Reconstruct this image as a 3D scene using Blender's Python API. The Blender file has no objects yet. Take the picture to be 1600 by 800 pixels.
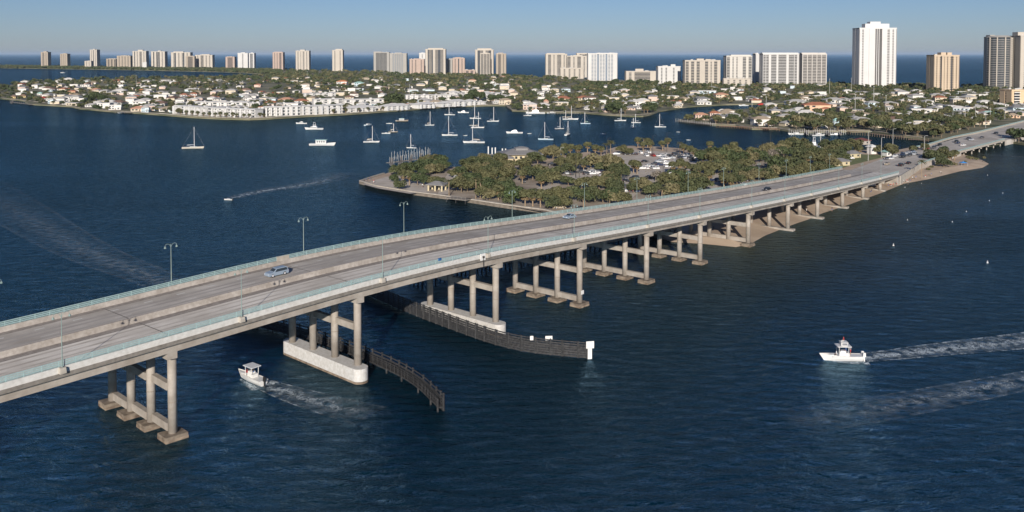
import bpy, bmesh, math, random
import numpy as np
from mathutils import Vector, Matrix, noise
R = math.radians
SC = bpy.context.scene
COL = SC.collection
random.seed(7); rng = np.random.default_rng(7)

# ------------------------------------------------------------------ camera, sky, sun, exposure
F, CH, PY0 = 1400.0, 64.0, 138.0           # focal length (photo pixels), camera height, principal row
PITCH = math.atan((PY0-84)/F)
cam = bpy.data.cameras.new('camera'); camo = bpy.data.objects.new('camera', cam); COL.objects.link(camo)
camo.location = (0, 0, CH); camo.rotation_euler = (R(90)-PITCH, 0, 0)
cam.sensor_width = 36; cam.lens = F/1600*36; cam.shift_y = -(400-PY0)/1600
cam.clip_start = 1; cam.clip_end = 300000
SC.camera = camo
SUN_EL, SUN_AZ = R(18.5), R(182.5)          # azimuth of the sun itself, clockwise from +Y
w = bpy.data.worlds.new('World'); SC.world = w; w.use_nodes = True
nt = w.node_tree; bg = nt.nodes['Background']
sky = nt.nodes.new('ShaderNodeTexSky'); sky.sky_type = 'NISHITA'; sky.sun_disc = False
sky.sun_elevation = SUN_EL; sky.sun_rotation = SUN_AZ
sky.air_density = 0.8; sky.dust_density = 0.22; sky.ozone_density = 6.5; sky.altitude = 0
tint = nt.nodes.new('ShaderNodeMixRGB'); tint.blend_type = 'MULTIPLY'; tint.inputs[0].default_value = 1; tint.inputs[2].default_value = (1.10, .93, .92, 1)
nt.links.new(sky.outputs[0], tint.inputs[1]); nt.links.new(tint.outputs[0], bg.inputs[0]); bg.inputs[1].default_value = 0.054
sl = bpy.data.lights.new('sun', 'SUN'); so = bpy.data.objects.new('sun', sl); COL.objects.link(so)
sl.energy = 4.0; sl.angle = R(0.53); sl.color = (1.0, 0.92, 0.83)
sd = Vector((-math.sin(SUN_AZ)*math.cos(SUN_EL), -math.cos(SUN_AZ)*math.cos(SUN_EL), -math.sin(SUN_EL)))
so.rotation_euler = sd.to_track_quat('-Z', 'Y').to_euler(); so.location = (0, -50, 200)
SC.view_settings.view_transform = 'Standard'; SC.view_settings.look = 'None'
SC.view_settings.exposure = 0.5; SC.view_settings.gamma = 1
SC.cycles.max_bounces = 5; SC.cycles.transparent_max_bounces = 8; SC.cycles.diffuse_bounces = 2
SC.cycles.glossy_bounces = 3; SC.cycles.sample_clamp_indirect = 4
try: SC.cycles.use_denoising = True
except Exception: pass

# ------------------------------------------------------------------ survey helpers: photo sight lines -> world points
def ray(px, py):
    x = (px-800)/F; y = -(py-PY0)/F; c, s = math.cos(PITCH), math.sin(PITCH)
    return Vector((x, c+y*s, -s+y*c))
def at(px, py, z=0.0):
    r = ray(px, py); t = (z-CH)/r.z
    return Vector((r.x*t, r.y*t, z))
def zat(px, py, Y):                          # height of a sight line at distance Y
    r = ray(px, py); return CH + r.z*Y/r.y
def xat(px, Y): return (px-800)/F*Y*1.001
# bridge axis: near column row, quadratic plan curve
P0 = Vector((-56.93, 147.34)); BD = Vector((0.65196, 0.75825)); BN = Vector((-0.75825, 0.65196))
def bw(s): return 2.0430064e-4*s*s - 6.59438e-2*s - 0.547
def zp(s):
    sc, zc, g1, g2, L = 55, 20.0, .05, -.0455, 70
    if abs(s-sc) < L/2: z = zc-g1*L/2+g1*(s-(sc-L/2))+(g2-g1)/(2*L)*(s-(sc-L/2))**2
    else: z = zc+(g1 if s < sc else g2)*(s-sc)
    return max(z, 3.6)
def bp(s, u, z):
    q = P0+BD*s+BN*(bw(s)+u); return Vector((q.x, q.y, z))
BANG = math.atan2(BD.y, BD.x)
def bang(s): return BANG+math.atan(2*2.043e-4*s-6.594e-2)

# ------------------------------------------------------------------ materials
MATS = {}
def mat(name, col, rough=0.7, var=0.12, scale=3.0, bump=0.0, metal=0.0, col2=None, detail=4, spec=0.5, emit=None, stretch=None, coord='Object', bdist=.05, blotch=0):
    if name in MATS: return MATS[name]
    m = bpy.data.materials.new(name); m.use_nodes = True; MATS[name] = m
    n = m.node_tree; b = n.nodes['Principled BSDF']
    b.inputs['Roughness'].default_value = rough; b.inputs['Metallic'].default_value = metal
    b.inputs['Specular IOR Level'].default_value = spec
    tc = n.nodes.new('ShaderNodeTexCoord'); mp = n.nodes.new('ShaderNodeMapping')
    n.links.new(tc.outputs[coord], mp.inputs[0])
    if stretch: mp.inputs['Scale'].default_value = stretch
    nz = n.nodes.new('ShaderNodeTexNoise'); nz.inputs['Scale'].default_value = scale; nz.inputs['Detail'].default_value = detail
    n.links.new(mp.outputs[0], nz.inputs['Vector'])
    cr = n.nodes.new('ShaderNodeValToRGB'); cr.color_ramp.elements[0].position = .3; cr.color_ramp.elements[1].position = .7
    c2 = col2 or tuple(min(1, c*(1+var)) for c in col)
    c1 = col if col2 else tuple(c*(1-var) for c in col)
    cr.color_ramp.elements[0].color = (*c1, 1); cr.color_ramp.elements[1].color = (*c2, 1)
    n.links.new(nz.outputs['Fac'], cr.inputs[0])
    if blotch:
        n2 = n.nodes.new('ShaderNodeTexNoise'); n2.inputs['Scale'].default_value = blotch; n2.inputs['Detail'].default_value = 5; n2.inputs['Roughness'].default_value = .6; n.links.new(tc.outputs[coord], n2.inputs['Vector'])
        c3 = n.nodes.new('ShaderNodeValToRGB'); c3.color_ramp.elements[0].position = .36; c3.color_ramp.elements[1].position = .60
        c3.color_ramp.elements[0].color = (.80,.78,.76,1); c3.color_ramp.elements[1].color = (1.08,1.08,1.08,1); n.links.new(n2.outputs['Fac'], c3.inputs[0])
        mm = n.nodes.new('ShaderNodeMixRGB'); mm.blend_type = 'MULTIPLY'; mm.inputs[0].default_value = 1; n.links.new(cr.outputs[0], mm.inputs[1]); n.links.new(c3.outputs[0], mm.inputs[2]); n.links.new(mm.outputs[0], b.inputs['Base Color'])
    else: n.links.new(cr.outputs[0], b.inputs['Base Color'])
    if bump:
        bp_ = n.nodes.new('ShaderNodeBump'); bp_.inputs['Strength'].default_value = bump; bp_.inputs['Distance'].default_value = bdist
        n.links.new(nz.outputs['Fac'], bp_.inputs['Height']); n.links.new(bp_.outputs[0], b.inputs['Normal'])
    return m
CONC = mat('pier_concrete', (.295,.262,.222), .85, scale=.6, col2=(.375,.337,.292), bump=.3, blotch=.22)
CONC_L = mat('pale_concrete', (.33,.295,.245), .85, scale=.8, col2=(.47,.43,.37), bump=.3)
CONC_D = mat('stained_footing_concrete', (.10,.07,.05), .9, scale=.7, col2=(.33,.26,.19), bump=.4)
BARR = mat('barrier_concrete', (.30,.27,.24), .85, scale=1.6, col2=(.40,.37,.335), bump=.3, blotch=.3)
ROAD = mat('road_surface', (.43,.395,.35), .9, scale=.35, col2=(.53,.49,.44), bump=.1, blotch=.12)
DIRT = mat('road_grime', (.19,.165,.148), .9, scale=1.2, col2=(.30,.27,.245))
WHITE = mat('white_paint', (.70,.69,.66), .5, .04)
LINE = mat('line_paint', (.55,.54,.51), .7, .12)
TEAL = mat('sea_green_paint', (.30,.42,.415), .5, .12)
TEALD = mat('lamp_green_paint', (.20,.27,.25), .5, .1)
JOINT = mat('tar_joint', (.18,.165,.15), .9)
DARK = mat('dark_joint', (.04,.035,.03), .9)
TIMBER = mat('weathered_timber', (.013,.013,.014), .75, scale=2, col2=(.055,.054,.054), bump=.5)
TIMBER_L = mat('grey_timber', (.16,.14,.12), .85, scale=2, col2=(.30,.27,.23))
SAND = mat('beach_sand', (.36,.27,.195), .95, scale=.09, col2=(.50,.40,.30), bump=.2)
PAVE = mat('pale_paving', (.42,.37,.31), .9, scale=.2, col2=(.54,.485,.42))
MULCH = mat('mulch_ground', (.21,.165,.125), .95, scale=.12, col2=(.44,.375,.30))
LAND = mat('grass_and_sand', (.05,.065,.025), .95, scale=.03, col2=(.27,.24,.16), detail=8)
GRASS = mat('lawn', (.10,.13,.045), .95, scale=.2, col2=(.19,.2,.08))
GLASS = mat('dark_window_glass', (.035,.045,.055), .15, .2, .5)
BLACK = mat('black_rubber', (.015,.015,.016), .7)
SKIN = mat('skin', (.42,.24,.16), .6)
BARK = mat('bark', (.17,.13,.09), .9, scale=3)
PALMBARK = mat('palm_bark', (.30,.22,.14), .9, scale=3)
MAST = mat('mast_metal', (.75,.74,.72), .4, .03)
GEL = mat('boat_gelcoat', (.68,.67,.64), .25, .03)

# ------------------------------------------------------------------ mesh helpers
class MB:
    def __init__(s): s.v = []; s.f = []; s.m = []
    def add(s, vs, fs, mi=0):
        o = len(s.v); s.v += [tuple(v) for v in vs]; s.f += [tuple(i+o for i in f) for f in fs]; s.m += [mi]*len(fs)
    def box(s, c, d, rz=0, mi=0, taper=1.0, bev=0):
        x, y, z = d[0]/2, d[1]/2, d[2]/2; ca, sa = math.cos(rz), math.sin(rz); vs = []
        for dz, k in ((-z, 1), (z, taper)):
            for dx, dy in ((-x, -y), (x, -y), (x, y), (-x, y)):
                dx *= k; dy *= k
                vs.append((c[0]+dx*ca-dy*sa, c[1]+dx*sa+dy*ca, c[2]+dz))
        s.add(vs, [(3,2,1,0), (4,5,6,7), (0,1,5,4), (1,2,6,5), (2,3,7,6), (3,0,4,7)], mi)
    def tube(s, a, b, r, r2=None, n=8, mi=0, cap=True):
        a = Vector(a); b = Vector(b); r2 = r if r2 is None else r2
        d = (b-a); d = d.normalized() if d.length > 1e-9 else Vector((0,0,1))
        u = d.orthogonal().normalized(); v = d.cross(u); vs = []
        for p, rr in ((a, r), (b, r2)):
            for i in range(n):
                t = 2*math.pi*(i+.5)/n; vs.append(p+u*math.cos(t)*rr+v*math.sin(t)*rr)
        fs = [(i, (i+1) % n, n+(i+1) % n, n+i) for i in range(n)]
        if cap: fs += [tuple(reversed(range(n))), tuple(range(n, 2*n))]
        s.add(vs, fs, mi)
    def prism(s, poly, z0, z1, mi=0):
        n = len(poly); vs = [(p[0], p[1], z0) for p in poly]+[(p[0], p[1], z1) for p in poly]
        fs = [tuple(reversed(range(n))), tuple(range(n, 2*n))]+[(i, (i+1) % n, n+(i+1) % n, n+i) for i in range(n)]
        s.add(vs, fs, mi)
    def loft(s, rings, mi=0, closed=True, caps=True):
        n = len(rings[0]); vs = [v for r in rings for v in r]; fs = []
        for k in range(len(rings)-1):
            for i in range(n if closed else n-1):
                j = (i+1) % n; fs.append((k*n+i, k*n+j, (k+1)*n+j, (k+1)*n+i))
        if caps and closed: fs += [tuple(reversed(range(n))), tuple(range((len(rings)-1)*n, len(rings)*n))]
        s.add(vs, fs, mi)
    def mesh(s, name, mats, smooth=False, fixn=True):
        me = bpy.data.meshes.new(name); me.from_pydata(s.v, [], s.f)
        for m in (mats if isinstance(mats, (list, tuple)) else [mats]): me.materials.append(m)
        me.polygons.foreach_set('material_index', s.m)
        if fixn:
            bm = bmesh.new(); bm.from_mesh(me); bmesh.ops.recalc_face_normals(bm, faces=bm.faces); bm.to_mesh(me); bm.free()
        if smooth: me.polygons.foreach_set('use_smooth', [True]*len(me.polygons))
        me.update(); return me
    def build(s, name, mats, parent=None, smooth=False, **k):
        return link(name, s.mesh(name, mats, smooth), parent, **k)
def link(name, me, parent=None, loc=None, rz=0, sc=None):
    o = bpy.data.objects.new(name, me); COL.objects.link(o)
    if parent: o.parent = parent
    if loc is not None: o.location = loc
    if rz: o.rotation_euler = (0, 0, rz)
    if sc is not None: o.scale = sc if isinstance(sc, (tuple, list, Vector)) else (sc, sc, sc)
    return o
def thing(name, label, cat, loc=(0,0,0), rz=0, group=None, sc=None):
    o = link(name, None, None, loc, rz, sc); o.empty_display_size = .1
    return tag(o, label, cat, group)
def tag(o, label, cat, group=None):
    o['label'] = label; o['category'] = cat
    if group: o['group'] = group
    return o
def struct(o, kind='structure'):
    o['kind'] = kind; return o
def copy_tree(o, parent=None, loc=None, rz=None, label=None, group=None, sc=None):
    c = o.copy(); COL.objects.link(c); c.parent = parent
    if loc is not None: c.location = loc
    if rz is not None: c.rotation_euler = (0, 0, rz)
    if sc is not None: c.scale = (sc, sc, sc) if isinstance(sc, (int, float)) else sc
    if label: c['label'] = label
    if group: c['group'] = group
    for ch in CHILD.get(o.name, []):
        copy_tree(ch, c)
    return c
CHILD = {}
def reg(o):
    # remember children of a prototype (and of its parts) so that copies are cheap
    CHILD.clear()
    for x in bpy.data.objects:
        if x.parent: CHILD.setdefault(x.parent.name, []).append(x)
def inpoly(p, poly):
    x, y = p[0], p[1]; c = False; n = len(poly); j = n-1
    for i in range(n):
        xi, yi = poly[i][0], poly[i][1]; xj, yj = poly[j][0], poly[j][1]
        if (yi > y) != (yj > y) and x < (xj-xi)*(y-yi)/(yj-yi)+xi: c = not c
        j = i
    return c

# ------------------------------------------------------------------ land outlines (surveyed waterlines)
PARK_PX = [(563,288),(590,296),(640,304.5),(712,314),(790,326),(850,334),(905,346),(960,358),(1030,373),(1050,378),(1100,381),
 (1150,386),(1172,381),(1195,368),(1241,350),(1262,343),(1285,333),(1325,320),(1375,302),(1412,287),(1450,280),(1500,267.5),
 (1535,262),(1545,256),(1530,248),(1507,242),(1475,233),(1445,229),(1420,233),(1396,238),(1350,237),(1300,239),(1262,234),(1215,240),
 (1170,240),(1140,238),(1122,234),(1094,237),(1046,233),(1000,230),(966,231),(945,237),(909,241),(873,246),(830,247),(780,252),(740,258),
 (722,264),(700,264),(660,262),(640,264),(620,268),(600,275),(580,281)]
PEN_PX = [(0,155),(37,158.5),(45,164),(110,167.5),(125,171),(175,175.5),(207,177.5),(250,180.5),(300,184.5),(350,187.2),(390,188),(425,186.5),(480,183),(550,179.5),
 (600,175.5),(650,172),(700,168),(762,166),(790,166),(800,174),(850,177),(907,177),(940,180),(985,183),(1005,183),(1017,180),(1030,175),
 (1075,168),(1135,164.5),(1225,162.5),(1230,166),(1190,169.5),(1150,172.5),(1110,177),(1078,183),(1062,190),(1100,195.5),(1150,198),(1175,203),
 (1215,203),(1250,209),(1300,207),(1360,207),(1412,215),(1440,218),(1462,221),(1500,225),(1545,230),(1572,223),(1600,227),(1800,245),(2300,260),
 (2500,150),(1800,141),(1600,137.5),(1400,135),(1200,131.5),(1000,126.5),(800,119.5),(600,112.5),(500,110.5),(400,108),(300,106.5),
 (130,104),(0,102.5),(-300,101),(-300,104.5),(0,106.5),(130,108.5),(200,109.5),(350,113),(400,115.5),(425,117.5),(400,120),(300,122.5),
 (220,122.5),(125,125),(60,127.5),(31,131),(8,135),(-15,142),(-12,150)]
PARK = [at(x, y) for x, y in PARK_PX]; PEN = [at(x, y) for x, y in PEN_PX]

# ------------------------------------------------------------------ water: one sheet to the horizon
def seg_dist(px, py, poly, mask=None):
    d = np.full(px.shape, 1e9); n = len(poly)
    for i in range(n):
        if mask and not mask(i): continue
        a, b = poly[i], poly[(i+1) % n]
        abx, aby = b.x-a.x, b.y-a.y; L = abx*abx+aby*aby+1e-9
        t = np.clip(((px-a.x)*abx+(py-a.y)*aby)/L, 0, 1)
        d = np.minimum(d, np.hypot(px-a.x-t*abx, py-a.y-t*aby))
    return d
def water():
    xs = np.unique(np.concatenate([np.linspace(-160000, -2000, 12), np.linspace(-2000, -300, 30), np.linspace(-300, 520, 165), np.linspace(520, 2500, 30), np.linspace(2500, 160000, 12)]))
    ys = np.unique(np.concatenate([np.linspace(-3000, 40, 12), np.linspace(40, 760, 145), np.linspace(760, 2000, 60), np.linspace(2000, 8000, 20), np.geomspace(8000, 250000, 14)]))
    X, Y = np.meshgrid(xs, ys); nx, ny = len(xs), len(ys)
    co = np.stack([X.ravel(), Y.ravel(), np.zeros(X.size)], 1)
    i = np.arange((ny-1)*(nx-1)); r, c = i//(nx-1), i % (nx-1); a = r*nx+c
    f = np.stack([a, a+1, a+nx+1, a+nx], 1)
    me = bpy.data.meshes.new('water'); me.vertices.add(len(co)); me.vertices.foreach_set('co', co.ravel())
    me.loops.add(f.size); me.loops.foreach_set('vertex_index', f.ravel().astype(np.int32))
    me.polygons.add(len(f)); me.polygons.foreach_set('loop_start', np.arange(0, f.size, 4, dtype=np.int32))
    me.update()
    at_ = me.attributes.new('shallow', 'FLOAT', 'POINT')
    # the sandy side of the park island shelves gently, the rest has deep water up to a seawall
    db = seg_dist(co[:,0], co[:,1], PARK, lambda i: 8 <= i <= 24)
    dw = seg_dist(co[:,0], co[:,1], PARK, lambda i: i < 9 or i > 24)
    dp = seg_dist(co[:,0], co[:,1], PEN)
    sh = np.maximum(np.exp(-(db/36)**1.2), .32*np.exp(-dw/9)); sh = np.maximum(sh, .3*np.exp(-dp/10))
    at_.data.foreach_set('value', sh.astype(np.float32))
    m = bpy.data.materials.new('water'); m.use_nodes = True; n = m.node_tree; L = n.links.new
    for x in list(n.nodes): n.nodes.remove(x)
    N = lambda t, **k: n.nodes.new(t)
    out = N('ShaderNodeOutputMaterial'); geo = N('ShaderNodeNewGeometry')
    def noisetex(scale, st, detail=3, rot=0, dist=0, rough=.5):
        mp = N('ShaderNodeMapping'); mp.inputs['Scale'].default_value = st; mp.inputs['Rotation'].default_value = (0,0,rot)
        L(geo.outputs['Position'], mp.inputs[0]); t = N('ShaderNodeTexNoise'); t.inputs['Scale'].default_value = scale
        t.inputs['Detail'].default_value = detail; t.inputs['Distortion'].default_value = dist; t.inputs['Roughness'].default_value = rough
        L(mp.outputs[0], t.inputs['Vector']); return t.outputs['Fac']
    wp = noisetex(.011, (.35, 1, 1), 3, R(-14), 1.2)
    w1 = noisetex(.43, (.5, 1, 1), 6, R(-7), .4, .60)     # wind waves a few metres long
    w2 = noisetex(.085, (.5, 1, 1), 3, R(14), .3, .5)      # longer chop
    def math_(op, a, b=None):
        x = N('ShaderNodeMath'); x.operation = op
        for i, v in enumerate((a, b)):
            if v is None: continue
            if isinstance(v, (int, float)): x.inputs[i].default_value = v
            else: L(v, x.inputs[i])
        return x.outputs[0]
    h = math_('ADD', math_('MULTIPLY', math_('MULTIPLY', w1, math_('ADD', math_('MULTIPLY', wp, 3.0), .6)), 2.6), math_('MULTIPLY', w2, 1.1))
    bmp = N('ShaderNodeBump'); bmp.inputs['Strength'].default_value = 1.0; bmp.inputs['Distance'].default_value = 1.0
    L(h, bmp.inputs['Height'])
    # body colour of the water: deep navy, green over the shelf, brown-green over sand; big soft patches of wind
    big = noisetex(.0045, (.3, 1, 1), 4, R(-12), 1.5)
    c1 = N('ShaderNodeMixRGB'); c1.inputs[1].default_value = (.0003,.0062,.0102,1); c1.inputs[2].default_value = (.0012,.0195,.036,1); L(big, c1.inputs[0])
    sa = N('ShaderNodeAttribute'); sa.attribute_name = 'shallow'
    rp = N('ShaderNodeValToRGB'); e = rp.color_ramp.elements
    e[0].position = 0; e[0].color = (0,0,0,1); e[1].position = 1; e[1].color = (1,1,1,1)
    sn = noisetex(.05, (1,1,1), 4)
    L(math_('MULTIPLY', sa.outputs['Fac'], math_('ADD', sn, .5)), rp.inputs[0])
    c2 = N('ShaderNodeMixRGB'); L(rp.outputs[0], c2.inputs[0]); L(c1.outputs[0], c2.inputs[1]); c2.inputs[2].default_value = (.060,.060,.036,1)
    dif = N('ShaderNodeBsdfDiffuse'); L(c2.outputs[0], dif.inputs[0]); L(bmp.outputs[0], dif.inputs['Normal'])
    gl = N('ShaderNodeBsdfGlossy'); gl.inputs['Roughness'].default_value = .07; bm2 = N('ShaderNodeBump'); bm2.inputs['Strength'].default_value = 1.0; bm2.inputs['Distance'].default_value = .30; L(h, bm2.inputs['Height']); L(bm2.outputs[0], gl.inputs['Normal'])
    gl.inputs[0].default_value = (.44,.74,1,1)
    fr = N('ShaderNodeFresnel'); fr.inputs['IOR'].default_value = 1.333; L(bmp.outputs[0], fr.inputs['Normal'])
    fac = math_('MINIMUM', math_('MULTIPLY', math_('POWER', fr.outputs[0], 1.6), 2.7), .70)   # wave slopes and shadowing cap the mean reflectance of rough sea
    mx = N('ShaderNodeMixShader'); L(fac, mx.inputs[0]); L(dif.outputs[0], mx.inputs[1]); L(gl.outputs[0], mx.inputs[2]); L(mx.outputs[0], out.inputs[0])
    me.materials.append(m)
    struct(link('water', me))
water()

# ------------------------------------------------------------------ land
def ground(name, pts, z0, z1, m):
    b = MB(); b.prism([(p.x, p.y) for p in pts], z0, z1); return struct(b.build(name, m))
def sheet(name, px, z, m, px_z=None):
    b = MB(); pts = [at(x, y, z if px_z is None else px_z) for x, y in px]
    b.add([(p.x, p.y, z) for p in pts], [tuple(range(len(pts)))]); return struct(b.build(name, m))
ground('peninsula_ground', PEN, -3, 1.3, LAND)
# park island: inner plateau plus a shelving beach round its sandy side
def beach():
    n = len(PARK); cx = sum((p for p in PARK), Vector())/n
    rings = [[], [], []]
    for i, p in enumerate(PARK):
        a, b_ = PARK[i-1], PARK[(i+1) % n]; t = (b_-a).normalized(); nrm = Vector((-t.y, t.x, 0))   # points inward for this winding
        if not inpoly(p+nrm*.5, PARK): nrm = -nrm
        sandy = 9 <= i <= 26
        k = 13 if (12 <= i <= 19) else 7 if sandy else .4
        if sandy and i in (9,10,11): k = 5
        inn = -6 if sandy else .75; rings[0].append((p.x+nrm.x*inn, p.y+nrm.y*inn, -1.2 if sandy else -3)); p = p if sandy else p+nrm*.8
        rings[1].append((p.x, p.y, .02 if sandy else 1.25)); q = p+nrm*k
        rings[2].append((q.x, q.y, 1.3))
    b = MB(); b.loft(rings, 0, True, False)
    b.add(rings[2], [tuple(range(n))])
    o = b.build('beach', SAND); struct(o); return [Vector(v) for v in rings[2]]
INNER = beach()

# ------------------------------------------------------------------ sea air: one even box of thin haze
def haze():
    b = MB(); b.box((0, 123000, 100-2.5), (330000, 260000, 205)); o = b.build('haze', []); o.data.materials.clear()
    m = bpy.data.materials.new('haze'); m.use_nodes = True; n = m.node_tree
    for x in list(n.nodes): n.nodes.remove(x)
    out = n.nodes.new('ShaderNodeOutputMaterial'); v = n.nodes.new('ShaderNodeVolumePrincipled'); v.inputs['Color'].default_value = (.62,.79,1,1)
    v.inputs['Density'].default_value = 1.8e-5; v.inputs['Anisotropy'].default_value = 0; n.links.new(v.outputs[0], out.inputs['Volume'])
    o.data.materials.append(m); struct(o, 'stuff')
HAZE = True
if HAZE: haze()
# park surfaces
sheet('mulch_ground', [(640,300),(712,309),(790,321),(850,331),(915,343),(985,330),(1100,300),(1240,277),(1330,255),(1345,243),(1215,245),(1100,244),(1000,240),(880,250),(790,257),(740,263),(690,268),(640,275)], 1.304, MULCH)
sheet('promenade', [(566,287.5),(592,294.5),(640,302.5),(672,300),(664,282),(632,272),(604,276)], 1.31, PAVE)
sheet('car_park', [(862,262),(905,247),(945,241),(985,234),(1046,237),(1090,241),(1118,252),(1100,262),(1060,274),(1010,288),(985,312),(960,316),(975,290),(930,290),(895,285),(868,275)], 1.308, PAVE)
sheet('park_path', [(1180,272),(1210,256),(1250,250),(1248,254),(1212,262),(1192,275)], 1.312, PAVE)
sheet('park_path', [(1100,318),(1105,290),(1118,272),(1128,272),(1118,300),(1122,318)], 1.312, PAVE)
sheet('park_path', [(684,303),(690,288),(700,270),(712,270),(702,290),(700,303)], 1.312, PAVE)
sheet('park_path', [(828,300),(850,288),(868,282),(880,286),(862,296),(836,306)], 1.312, PAVE)
sheet('lawn', [(1010,270),(1075,262),(1100,266),(1060,284),(985,292)], 1.306, GRASS)
sheet('lawn', [(1250,285),(1330,258),(1390,243),(1345,241),(1290,252),(1240,268)], 1.306, GRASS)
# concrete seawall along the straight side, its cap
def wallstrip(name, px, wdt, z0, z1, m, label, cat='seawall'):
    b = MB(); pts = [at(x, y) for x, y in px]; rings = []
    for i, p in enumerate(pts):
        a = pts[max(0, i-1)]; c = pts[min(len(pts)-1, i+1)]; t = (c-a).normalized(); nr = Vector((-t.y, t.x, 0))*wdt/2
        rings.append([(p.x-nr.x, p.y-nr.y, z0), (p.x+nr.x, p.y+nr.y, z0), (p.x+nr.x, p.y+nr.y, z1), (p.x-nr.x, p.y-nr.y, z1)])
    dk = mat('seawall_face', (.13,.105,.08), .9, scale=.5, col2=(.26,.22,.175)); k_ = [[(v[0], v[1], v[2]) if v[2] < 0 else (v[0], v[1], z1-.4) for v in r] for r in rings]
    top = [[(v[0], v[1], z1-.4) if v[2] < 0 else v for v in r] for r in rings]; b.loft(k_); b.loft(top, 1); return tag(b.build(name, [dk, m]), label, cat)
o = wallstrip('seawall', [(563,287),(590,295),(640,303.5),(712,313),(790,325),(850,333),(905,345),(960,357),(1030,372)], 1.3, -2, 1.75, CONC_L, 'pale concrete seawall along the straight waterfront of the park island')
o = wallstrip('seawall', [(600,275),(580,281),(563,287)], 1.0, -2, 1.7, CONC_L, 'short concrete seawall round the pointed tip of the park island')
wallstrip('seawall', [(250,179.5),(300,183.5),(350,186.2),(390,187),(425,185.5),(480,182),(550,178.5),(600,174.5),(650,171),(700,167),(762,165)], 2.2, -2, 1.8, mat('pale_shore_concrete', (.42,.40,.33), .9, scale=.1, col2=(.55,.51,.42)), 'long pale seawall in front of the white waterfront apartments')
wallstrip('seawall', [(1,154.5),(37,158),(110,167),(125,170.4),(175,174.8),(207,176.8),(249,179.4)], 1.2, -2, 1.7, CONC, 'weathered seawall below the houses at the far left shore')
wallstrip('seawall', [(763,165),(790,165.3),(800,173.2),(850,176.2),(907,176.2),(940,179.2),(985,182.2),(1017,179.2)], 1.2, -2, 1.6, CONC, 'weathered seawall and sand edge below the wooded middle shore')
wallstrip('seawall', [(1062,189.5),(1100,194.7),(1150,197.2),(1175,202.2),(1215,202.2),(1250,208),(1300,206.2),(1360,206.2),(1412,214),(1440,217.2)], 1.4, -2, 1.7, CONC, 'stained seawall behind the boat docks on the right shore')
# little timber platform projecting from the seawall
t = thing('fishing_platform', 'small railed timber platform jutting from the park seawall', 'platform', at(717,316,0))
b = MB(); b.box((0,0,1.6), (11,5,.3), R(-32)); b.build('deck', TIMBER_L, t)
for k in range(-1, 2):
    for q in (-1, 1):
        c, s = math.cos(R(-32)), math.sin(R(-32)); x, y = k*5*c-q*2.3*s, k*5*s+q*2.3*c
        b = MB(); b.tube((x,y,-2), (x,y,1.6), .2); b.build('piling', TIMBER, t)
b = MB(); c, s = math.cos(R(-32)), math.sin(R(-32))
for q, L_ in ((-2.3, 5.3), ):
    for h in (2.1, 2.7): b.tube((-L_*c-q*s, -L_*s+q*c, h), (L_*c-q*s, L_*s+q*c, h), .06)
for k in range(6):
    x = -5+2*k; b.tube((x*c+2.3*s, x*s-2.3*c, 1.7), (x*c+2.3*s, x*s-2.3*c, 2.75), .06)
b.build('railing', TIMBER_L, t)

# ------------------------------------------------------------------ the long bridge
PIERS = [-76, -37, 0, 37.6, 76.5, 107.5, 138.3, 168.5, 201.6, 235, 264.8, 294.8, 323.8, 352]
U0, U1, UM = -2.6, 25.4, 11.7
S0, S1 = -115, 378
bridge = thing('road_bridge', 'long concrete highway bridge with sea green railings crossing the blue channel', 'bridge', (P0.x, P0.y, 0))
BO = Vector((P0.x, P0.y, 0))
def sweep(b, sec, s0, s1, step=6, mi=0):
    n = max(1, int(math.ceil((s1-s0)/step))); rings = []
    for i in range(n+1):
        s = s0+(s1-s0)*i/n; z = zp(s); rings.append([bp(s, u, z+h)-BO for u, h in sec])
    b.loft(rings, mi)
def bpart(name, sec, m, s0=S0, s1=S1, step=6):
    b = MB(); sweep(b, sec, s0, s1, step); return b.build(name, m, bridge)
bpart('deck_slab', [(U0,-.42),(U1,-.42),(U1,-.12),(U1-1.5,0),(U0+1.5,0),(U0,-.12)], ROAD)
def ribbon(name, u0, u1, dz, m, s0=S0, s1=S1, step=6, parent=bridge):
    b = MB(); n = max(1, int((s1-s0)/step)); vs = []; fs = []
    for i in range(n+1):
        s = s0+(s1-s0)*i/n; z = zp(s)+dz; vs += [bp(s,u0,z)-BO, bp(s,u1,z)-BO]
    for i in range(n): fs.append((2*i, 2*i+2, 2*i+3, 2*i+1))
    b.add(vs, fs); return b.build(name, m, parent)
# asphalt wearing course: the far carriageway is a little darker, as in the picture
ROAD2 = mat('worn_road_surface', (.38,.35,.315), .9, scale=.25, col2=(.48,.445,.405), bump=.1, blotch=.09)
def track_mat(name, c1, c2):
    m = mat(name, c1, .92, scale=1, col2=c2, bump=.12)
    return m
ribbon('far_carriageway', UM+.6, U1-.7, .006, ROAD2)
ribbon('near_carriageway', U0+.7, UM-.6, .006, mat('pale_road_surface', (.58,.545,.49), .9, scale=.3, col2=(.68,.645,.585), bump=.1, blotch=.07))
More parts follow.
